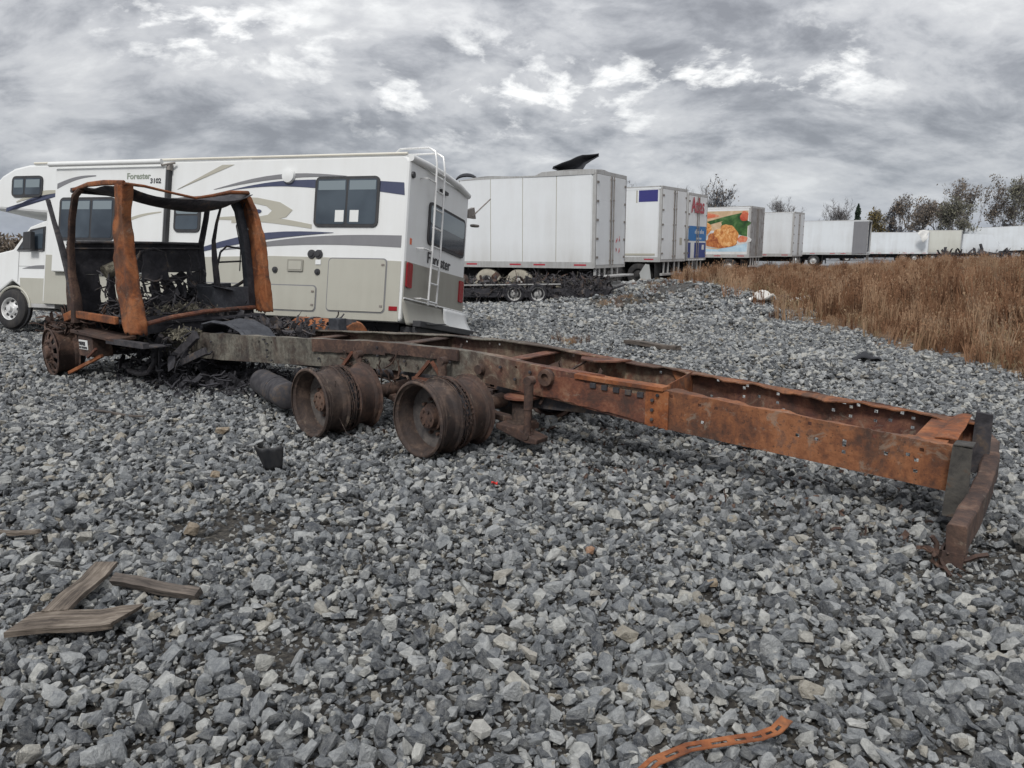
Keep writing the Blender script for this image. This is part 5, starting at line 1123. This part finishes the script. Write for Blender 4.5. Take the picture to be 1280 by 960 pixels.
# white tarp, black roof sheet
def cloth(name, loc, fn, nu, nv, mat, label, cat, rot=(0, 0, 0), th=.012):
    b = MB(); b.grid(fn, nu, nv); o = b.build(name, mat, None, smooth=True, solid=th); o.location = loc; o.rotation_euler = rot; return tag(o, label, cat)
cloth('tarp', (54.3, 102.4, 3.75), lambda u, v_: Vector((-1.3*u+.1*math.sin(7*v_), -.35-.15*math.sin(9*u)*v_, .25-.25*abs(u-.5)-1.7*v_*(1-abs(u-.45)*1.3))), 12, 12, 'white_cloth', 'crumpled white tarp hanging off the roof corner of a far trailer', 'tarp')
TOPL = [(692, 210), (703, 205), (713, 202), (720, 199), (727, 196.5), (737, 195.5), (747, 194.5)]; BOTL = [(692, 211), (706, 217.5), (718, 217), (727, 213), (731, 207), (738, 202), (747, 197)]
def wing(u, v_):   # outline measured in metres from the roof
    a = np.array(TOPL, float); c_ = np.array(BOTL, float); f = u*6
    p = np.array([np.interp(f, range(7), a[:, 0]), np.interp(f, range(7), a[:, 1])]); q_ = np.array([np.interp(f, range(7), c_[:, 0]), np.interp(f, range(7), c_[:, 1])])
    m_ = p*(1-v_)+q_*v_; return Vector(((m_[0]-720)*.0268, .45*math.sin(PI*v_)*(1-u*.6)+.12*math.sin(9*u), (218-m_[1])*.0268))
cloth('roof_sheet', (2.08, 25.6, 3.98), wing, 24, 8, 'tarp_black', 'torn black sheet standing up from the roof of the large white trailer', 'sheet', th=.03)
cloth('black_bundle', (-1.55, 27.2, 3.88), lambda u, v_: Vector((.38*math.cos(PI*u), .35*v_-.2, .26*math.sin(PI*u)*(.6+.4*math.sin(PI*v_)))), 10, 6, 'tarp_black', 'small dark hump on the roof of the large white trailer, just right of the motorhome', 'bundle')

# ------------------------------------------------------------------ burnt camper chassis in front of the big trailer
BW = thing('burnt_trailer_chassis', (3.05, 23.0, .0), 'flattened burnt trailer chassis with two alloy wheels, black and heaped with scrap', 'wreck', (0, 0, R(178)))
b = MB(); b.box(.1, -1.9, .22, 4.9, .0, .34); b.box(.1, -.02, .16, 4.9, .03, .42); b.obox((0.1, -.4, .35), (-.35, -.2, .55), .08, .05); b.build('frame', 'charred_dark', BW, bevel=.01)
debris('scrap_heap', BW, ((.1, -1.7, .36), (4.8, -.05, .62)), 420, 'charred', 91, .13, .5)
debris('scrap_heap', BW, ((.1, -1.2, .5), (2.6, -.05, .80)), 170, 'charred', 96, .12, .5)
debris('scrap_heap', BW, ((.1, -.3, .22), (4.8, .10, .55)), 420, 'charred', 92, .11, .5)
debris('scrap_heap', BW, ((.1, -1.7, .45), (4.8, -.05, .70)), 60, 'rust_brown', 93, .14, .35)
debris('scrap_heap', BW, ((.1, -1.7, .45), (4.8, -.05, .70)), 110, 'ash', 94, .09, .5)
b = MB(); b.obox((4.8, .0, .52), (1.6, .02, .56), .05, .03); b.build('bent_trim', 'aluminium', BW)
for x in (2.28, 2.98): tyre_wheel(BW, Matrix.Translation((x, -.02, .27)), .30, .2, .20, 'charred_dark', 'aluminium', 5, near=True)

# ------------------------------------------------------------------ loose things on the gravel
def board(name, a, b_, wd, th, mat, label, z=.0, seed=1, tilt=0, slant=(0, 0), drop=0):
    """rough board from a to b (ground points), origin at its middle"""
    r = random.Random(seed); a = Vector(a); b_ = Vector(b_); c_ = (a+b_)/2; L = (b_-a).length; n = 10
    bb = MB(); vs = []
    for i in range(n+1):
        x = -L/2+L*i/n
        for j, (sy, sz) in enumerate(((-1, -1), (1, -1), (1, 1), (-1, 1))):
            sl = (slant[0]*sy if i == 0 else slant[1]*sy if i == n else 0)
            vs.append((x+sl+(jit(r, .012) if i in (0, n) else 0), sy*wd/2+jit(r, .0025), sz*th/2+jit(r, .0015)+.006*math.sin(i*.7)))
    fs = [(0, 1, 2, 3), (n*4, n*4+3, n*4+2, n*4+1)]+[(i*4+k, i*4+(k+1) % 4, (i+1)*4+(k+1) % 4, (i+1)*4+k) for i in range(n) for k in range(4)]
    bb.add(vs, fs); o = bb.build(name, mat, None)
    d = b_-a; o.location = (c_.x, c_.y, c_.z+surf(c_.x, c_.y)+z); o.rotation_euler = (tilt, -math.atan2(d.z, d.xy.length)*1.0, math.atan2(d.y, d.x)); return tag(o, label, 'board')
board('wooden_board', (-2.05, 2.98, .02), (-1.64, 3.05, .025), .135, .024, 'old_wood', 'weathered grey board with a split pointed end, lying crosswise in front of the other two', .03, 3, R(6), (.03, .05))
board('wooden_board', (-1.95, 3.06, .04), (-2.0, 3.58, .035), .105, .022, 'old_wood', 'pale grey board running away from the camera, one end on the front board', .025, 5, R(0), (.0, .0))
board('wooden_board', (-1.90, 3.44, .02), (-1.44, 3.30, .01), .05, .035, 'old_wood_dark', 'narrow dark board lying behind and to the right of the pale board', .02, 6, R(25))
board('wooden_board', (1.94, 12.9, .0), (2.62, 12.0, .0), .15, .06, 'old_wood_dark', 'grey plank lying alone on the gravel beyond the truck frame', .06, 8)
board('wooden_stick', (-3.05, 4.12, 0), (-2.66, 4.10, .01), .03, .02, 'old_wood', 'thin brown stick in the stones at the left edge', .03, 9)
board('wooden_stick', (-4.15, 7.4, 0), (-3.45, 7.05, .01), .035, .012, 'old_wood_dark', 'thin dark strip lying on the gravel in front of the burnt cab', .02, 12)
# black plastic scoop
b = MB(); n = 10
def cup(u, v_): a = PI*.6*(u-.5); w_ = .13-.055*v_; return Vector((w_*math.sin(a)+.01*v_, -.035*math.cos(a)*(1-.3*v_), (.185+.012*math.sin(17*u)+.02*(u < .12))*(1-v_)))
b.grid(cup, 10, 5); o = b.build('plastic_cup', 'plastic_black', None, smooth=True, solid=.006); o.location = (-1.78, 5.52, surf(-1.78, 5.52)+.0); o.rotation_euler = (R(8), R(-4), R(8)); tag(o, 'black tapered plastic shard standing upright in the stones before the rims', 'plastic part')
# rusty slotted strip: real slots
pts = [Vector(p) for p in ((.34, 2.03, .0), (.44, 2.13, .01), (.56, 2.195, .012), (.70, 2.225, .015), (.80, 2.25, .012), (.86, 2.268, .022), (.91, 2.31, .035))]
def along(f):
    f = max(0, min(.9999, f))*(len(pts)-1); i = int(f); return pts[i].lerp(pts[i+1], f-i)
b = MB(); n = 78; hw_ = .021; cols = []
for i in range(n+1):
    p = along(i/n); d = (along(i/n+.02)-along(i/n-.02)).normalized(); sd = Vector((-d.y, d.x, .0)).normalized(); up = Vector((0, 0, 1))
    cols.append([p+sd*q_*hw_+up*(.004*abs(q_)) for q_ in (-1, -.30, .30, 1)])
vs = [q_ for c_ in cols for q_ in c_]; fs = []
for i in range(n):
    for k in range(3):
        if k == 1 and (i % 8) in (1, 2, 3, 4, 5) and i < n-6: continue
        fs.append((i*4+k, i*4+k+1, (i+1)*4+k+1, (i+1)*4+k))
b.add(vs, fs); o = b.build('slotted_strip', 'rust_orange', None, solid=.004); o.location.z = .03; tag(o, 'rusty orange slotted steel strip lying on the stones at the bottom edge', 'metal strip')
# rag, litter
cloth('black_rag', (4.98, 10.75, surf(4.98, 10.75)), lambda u, v_: Vector((.17*math.cos(PI*u)*(1+.2*math.sin(9*v_)), .12*(v_-.5)*2, .02+.085*math.sin(PI*u)*math.sin(PI*min(1, v_+.15))*(1+.4*math.sin(11*u+5*v_)))), 12, 8, 'tarp_black', 'small black rag on the gravel near the foot of the grassy mound', 'rag')
cloth('crumpled_sheet', (6.95, 21.4, surf(6.95, 21.4)), lambda u, v_: Vector((.34*math.cos(PI*u), .3*(v_-.5), .05+.30*math.sin(PI*u)*(.55+.45*math.sin(8*u+6*v_)))), 12, 8, 'white_cloth', 'crumpled white sheet at the edge of the dry grass, left of two', 'litter')
cloth('crumpled_sheet', (8.0, 20.6, surf(8.0, 20.6)), lambda u, v_: Vector((.55*math.cos(PI*u), .4*(v_-.5), .03+.26*math.sin(PI*u)*(.55+.45*math.sin(9*u+7*v_)))), 14, 8, 'white_cloth', 'long crumpled white sheet in the dry grass, right of two', 'litter')
cloth('brown_sack', (7.45, 21.0, surf(7.45, 21)), lambda u, v_: Vector((.28*math.cos(PI*u), .3*(v_-.5), .02+.24*math.sin(PI*u)*(.6+.4*math.sin(6*u+6*v_)))), 12, 8, 'rust_brown', 'dark brown sack lying between the two white sheets', 'sack')
cloth('red_scrap', (-.12, 5.05, surf(-.12, 5.05)+.03), lambda u, v_: Vector((.025*(u-.5)*1.6, .02*(v_-.5), .012*math.sin(4*u+3*v_))), 4, 4, 'red_plastic', 'tiny bright red plastic scrap on the grey stones', 'plastic scrap', th=.004)
# far wreckage in front of the tilted trailer
FW = thing('wreckage_heap', (60.8, 102, 0), 'dark heap of wrecked frames between the cream box and the tilted trailer', 'wreckage')
b = MB(); b.obox((-5, 0, .7), (5.5, .5, 1.1), 1.2, .16); b.obox((-3, -.5, 1.0), (4, 0, .8), .8, .14); b.obox((1, 0, .6), (.4, 0, 2.2), .25, .25); b.build('frames', 'charred', FW)
b = MB(); b.prism([(-1.6, .8), (3.2, 1.0), (3.4, 1.6), (2.2, 3.4), (-1.5, 3.5)], 'y', .6, .8); b.build('wall_sheet', 'trailer_white_cool', FW)
debris('scrap', FW, ((-5, -1, .3), (5, 1, 1.3)), 120, 'charred', 95, .5, .3)
FW2 = thing('pallet_stack', (16.9, 51.0, 0), 'low dark stack of beams lying on the gravel before the plain trailer', 'beams')
b = MB()
for k in range(4): b.obox((-.5, .3*k, .14+.02*k), (6.5, .3*k+.6, .18), .18, .16)
b.build('beams', 'charred', FW2)
# ------------------------------------------------------------------ grass
def tuft(seed, n, hmin, hmax, rad, lean, mat, wd=.007):
    r = random.Random(seed); b = MB()
    for k in range(n):
        a = r.uniform(0, 6.28); q_ = rad*math.sqrt(r.random()); x, y = q_*math.cos(a), q_*math.sin(a); h = r.uniform(hmin, hmax)
        a2 = r.uniform(0, 6.28); L = lean*h*r.uniform(.2, 1); dx, dy = L*math.cos(a2), L*math.sin(a2); w_ = wd*r.uniform(.6, 1.3); c_, s_ = math.cos(a), math.sin(a)
        b.add([(x-w_*c_, y-w_*s_, -.05), (x+w_*c_, y+w_*s_, -.05), (x+dx*.4+w_*c_*.8, y+dy*.4+w_*s_*.8, h*.55), (x+dx*.4-w_*c_*.8, y+dy*.4-w_*s_*.8, h*.55), (x+dx, y+dy, h)], [(0, 1, 2, 3), (3, 2, 4)])
        if r.random() < .4:
            for _ in range(3):
                z = h*r.uniform(.6, 1); e = r.uniform(.015, .04); cx, cy = x+dx*(z/h)**2, y+dy*(z/h)**2; aa = r.uniform(0, 6.28)
                b.add([(cx, cy, z-.02), (cx+e*math.cos(aa), cy+e*math.sin(aa), z+.02), (cx, cy, z+.035)], [(0, 1, 2)])
    return b.build('grass_tuft', mat, None)
tufts = [tuft(1, 46, .30, .62, .22, .35, 'dry_grass'), tuft(2, 46, .35, .75, .20, .3, 'dry_grass'), tuft(3, 40, .25, .50, .26, .6, 'dry_grass'), tuft(4, 36, .2, .42, .25, .9, 'pale_grass'), tuft(5, 34, .45, .95, .14, .22, 'dry_grass', .009), tuft(6, 50, .15, .35, .3, .8, 'dry_grass')]
P_ = []
def gscatter(y0, y1, dens, sc):
    A = (y1-y0)*30; n = int(A*dens); y = rs.uniform(y0, y1, n); x = bound(y)+rs.uniform(-.3, 30, n)
    edge = np.clip((x-bound(y)+.3)/1.2, 0, 1)*.75+.25
    k = (x < .70*y+3.5) & (rs.uniform(0, 1, n) < edge) & (rs.uniform(0, 1, n) < .35+1.0*vnoise(x, y, 1.7, 9)); x, y = x[k], y[k]
    P_.append((x, y, np.full(len(x), sc)))
gscatter(5, 14, 30, .62); gscatter(14, 26, 20, .62); gscatter(26, 42, 10, .62); gscatter(42, 58, 4, .8)
# tall reddish fringe where the mound meets the yard, and sparse tufts on the soil heap
for (cx, cy, rx, ry, n, sc) in ((8.6, 22.5, 1.6, 4.0, 260, .95), (8.3, 29, 1.3, 3.5, 220, .95), (5.2, 25.5, 1.6, 1.8, 26, .4), (3.4, 21.2, 1.2, 1.2, 16, .35), (1.0, 13.2, .3, .3, 12, .25), (7.4, 33, .8, 2.2, 130, .9), (8.4, 17.0, 1.2, 2.2, 200, .95), (8.1, 12.5, 1.2, 1.8, 160, .8)):
    x = rs.normal(cx, rx*.6, n); y = rs.normal(cy, ry*.6, n); P_.append((x, y, np.full(n, sc)))
gx = np.concatenate([a[0] for a in P_]); gy = np.concatenate([a[1] for a in P_]); gs = np.concatenate([a[2] for a in P_])
gz = np.maximum(gh(gx, gy), mh(gx, gy)); n = len(gx)
tone = vnoise(gx, gy, 3.1, 14)
gi_ = np.where(tone > .62, rs.choice([3, 5, 2], n), rs.choice([0, 1, 2, 4, 5, 0, 1], n))
gscl = gs*rs.uniform(.6, 1.15, n)*(.75+.5*vnoise(gx, gy, 2.2, 20)); grot = np.stack([rs.normal(0, .1, n), rs.normal(0, .1, n), rs.uniform(0, 6.28, n)], 1)
dg = instancer('dry_grass', np.stack([gx, gy, gz], 1), grot, np.stack([gscl]*3, 1), gi_, tufts, 'dry_grass', None)
for k, o in enumerate(tufts):
    o.parent = mound; x, y = (9.5+.7*k, 12.0+.5*k); o.location = (x, y, surf(x, y)); o['kind'] = 'stuff'
tag(dg, 'tall reddish brown dry grass covering the mound on the right', 'grass')

# ------------------------------------------------------------------ trees
def px2x(px, y): return (px-640)/960*y*.985
def tree(px, topy, dist, width, kind, label, seed, name='bare_tree', group='trees along the far edge of the yard'):
    r = random.Random(seed); H = (311-topy)/960*dist+1.6; Wm = width/960*dist; x = px2x(px, dist*1.0)
    t_ = thing(name, (x, dist, -.1), label, 'tree', (0, 0, r.uniform(0, 6)), group)
    tb = MB(); cb = MB(); lf = MB()
    rad0 = .012*H+.05
    lv = {'bare': .0, 'leafy': .75, 'olive': .85, 'tan': .9, 'thin': .35}.get(kind, 0)
    if kind == 'evergreen':
        tb.tube([(0, 0, 0), (0, 0, H*.9)], [rad0*1.2, .03], 6)
        for k in range(1500):
            z = H*(.12+.88*r.random()**1.15); rr = Wm*.5*(1-(z/H)**1.6)*(.45+.6*r.random())*(.8+.3*math.sin(z*2.7)); a = r.uniform(0, 6.28)
            c_ = Vector((rr*math.cos(a), rr*math.sin(a), z-.2*rr)); e = r.uniform(.10, .24)
            M = Matrix.Translation(c_) @ Euler((r.uniform(0, 6), r.uniform(0, 6), r.uniform(0, 6))).to_matrix().to_4x4()
            lf.add([M @ Vector(p) for p in ((-e, -e*.5, 0), (e, -e*.4, 0), (e*.3, e*.6, 0))], [(0, 1, 2)])
    else:
        tips = []
        def grow(p, d, L, rd, depth):
            n = 3; pts = [p]; rr = [rd]
            for k in range(n):
                d = (d+Vector((jit(r, .22), jit(r, .22), jit(r, .15)+.05))).normalized(); p = p+d*L/n; pts.append(p); rr.append(rd*(1-.45*(k+1)/n))
            (tb if depth < 1 else cb).tube(pts, rr, 5 if depth < 2 else 3, caps=False)
            if depth >= 5 or L < .3: tips.append((p, d)); return
            nb = (r.choice((2, 3, 3)) if depth < 4 else 2) if depth else r.choice((5, 6))
            for k in range(nb):
                f = 1.0 if k == 0 else r.uniform(.45, 1); q_ = pts[0].lerp(pts[-1], f) if f < 1 else pts[-1]
                spread = .85 if depth else .95
                dd_ = (d+Vector((jit(r, spread), jit(r, spread), jit(r, .45)+.15))).normalized()
                grow(q_, dd_, L*r.uniform(.58, .82), max(.022, rd*(.58 if depth else .55)), depth+1)
            tips.append((p, d))
        grow(Vector((0, 0, 0)), Vector((jit(r, .08), jit(r, .08), 1)).normalized(), H*.34, rad0, 0)
        allv = [Vector(v_) for v_ in cb.v]; zmax = max(v_.z for v_ in allv); rad = sorted(math.hypot(v_.x, v_.y) for v_ in allv)[int(len(allv)*.96)]
        sz = H/zmax; sr = (Wm*.5)/max(.1, rad)
        f_ = lambda v_: (v_[0]*(sr if v_[2] > H*.12 else 1), v_[1]*(sr if v_[2] > H*.12 else 1), v_[2]*sz)
        # scale crown to the measured spread; the trunk keeps its girth
        tb.v = [(v_[0], v_[1], v_[2]*sz) for v_ in tb.v] if abs(sr-1) < .0 else [f_(v_) for v_ in tb.v]; cb.v = [f_(v_) for v_ in cb.v]; tips = [Vector(f_(p)) for p, d in tips]
        for p in tips:     # twigs
            for k in range(4 if kind != 'thin' else 3):
                d = Vector((jit(r), jit(r), r.uniform(-.2, 1))).normalized()*r.uniform(.3, .8); sd = d.cross(Vector((0, 0, 1))).normalized()*.022; q_ = p+d
                cb.add([p-sd, p+sd, q_], [(0, 1, 2)]); 
                for _ in range(2): e = p.lerp(q_, r.random()); d2 = Vector((jit(r), jit(r), jit(r))).normalized()*.3; cb.add([e-sd*.7, e+sd*.7, e+d2], [(0, 1, 2)])
            if lv and r.random() < lv+.1:
                for k in range(int(6*lv)):
                    c_ = p+Vector((r.gauss(0, .32), r.gauss(0, .32), r.gauss(0, .17))); e = r.uniform(.07, .17)
                    M = Matrix.Translation(c_) @ Euler((r.uniform(0, 6), r.uniform(0, 6), r.uniform(0, 6))).to_matrix().to_4x4()
                    lf.add([M @ Vector(q_) for q_ in ((-e, -e*.6, 0), (e, -e*.4, 0), (e*.7, e*.6, 0), (-e*.5, e*.5, 0))], [(0, 1, 2, 3)])
    tb.build('trunk', 'bark', t_)
    if cb.v: cb.build('branches', 'twig_blue' if kind == 'thin' else 'bark', t_)
    if lf.v: lf.build('crown', {'leafy': 'leaf_brown', 'olive': 'leaf_olive', 'evergreen': 'leaf_evergreen', 'tan': 'leaf_tan', 'thin': 'leaf_brown'}.get(kind, 'leaf_brown'), t_)
    return t_
TREES = [(907, 226, 92, 62, 'thin', 'dark bare tree spreading above the food picture trailer', 'bare_tree'),
         (862, 233, 100, 52, 'bare', 'pale bare tree between the Atlas trailer and the darker tree', 'bare_tree'),
         (790, 231, 80, 22, 'bare', 'small bare tree top peeping over the trailer with the violet rectangle', 'bare_tree'),
         (960, 250, 100, 40, 'bare', 'bare tree above the plain white trailer, left of two', 'bare_tree'), (982, 251, 104, 34, 'bare', 'bare tree above the plain white trailer, right of two', 'bare_tree'),
         (1038, 251, 120, 46, 'bare', 'thin bare tree above the open doored trailer', 'bare_tree'), (1069, 257, 118, 34, 'evergreen', 'small dark green conifer behind the open doored trailer', 'evergreen_tree'),
         (1093, 262, 120, 22, 'tan', 'small tan bush like tree right of the conifer', 'small_tree'), (1107, 251, 124, 26, 'thin', 'slim bluish bare tree right of the tan bush', 'bare_tree'),
         (1123, 246, 122, 26, 'leafy', 'slim brown leaved tree left of the tall grove', 'leafy_tree'), (1146, 250, 118, 34, 'leafy', 'lower brown leaved tree at the left end of the tall grove', 'leafy_tree'),
         (1170, 230, 120, 58, 'leafy', 'tall brown leaved tree, leftmost tall tree of the grove', 'leafy_tree'), (1190, 246, 114, 40, 'olive', 'shorter olive tree before the gap in the grove', 'leafy_tree'),
         (1216, 226, 122, 50, 'leafy', 'tall airy tree just right of the gap in the grove', 'leafy_tree'), (1240, 223, 120, 46, 'leafy', 'tall brown tree second right of the gap in the grove', 'leafy_tree'),
         (1262, 226, 116, 48, 'olive', 'tall olive brown tree near the right edge', 'leafy_tree'), (1284, 220, 122, 56, 'leafy', 'tall tree cut by the right edge of the picture', 'leafy_tree'),
         (1178, 272, 126, 44, 'evergreen', 'low dark evergreen in the undergrowth of the grove', 'evergreen_tree')]
for k, a in enumerate(TREES): tree(a[0], a[1], a[2], a[3], a[4], a[5], 300+k, a[6])
# far low wood line, reads as one mass
def woods(name, x0, x1, y, h, mat, seed, n):
    r = random.Random(seed); b = MB()
    for k in range(n):
        x = r.uniform(x0, x1); hh = h*(.55+.45*math.sin(x*.11+seed)**2)*(.8+.3*math.sin(x*.9)); z = hh*r.random()**.7; e = r.uniform(.35, .9)
        M = Matrix.Translation((x, y+r.uniform(-5, 5), z)) @ Euler((r.uniform(0, 6), r.uniform(0, 6), r.uniform(0, 6))).to_matrix().to_4x4()
        b.add([M @ Vector(p) for p in ((-e, -e*.5, 0), (e, -e*.4, 0), (e*.3, e*.6, 0))], [(0, 1, 2)])
    o = b.build(name, mat, None); return tag(o, None, None, None, 'stuff')
tag(woods('distant_woods', -260, -60, 215, 7, 'leaf_brown', 2, 14000), 'low brown wood line far beyond the motorhome cab', 'woods')
tag(woods('distant_woods', 60, 290, 220, 8, 'twig_blue', 5, 16000), 'low bluish wood line far behind the right hand trailers', 'woods')
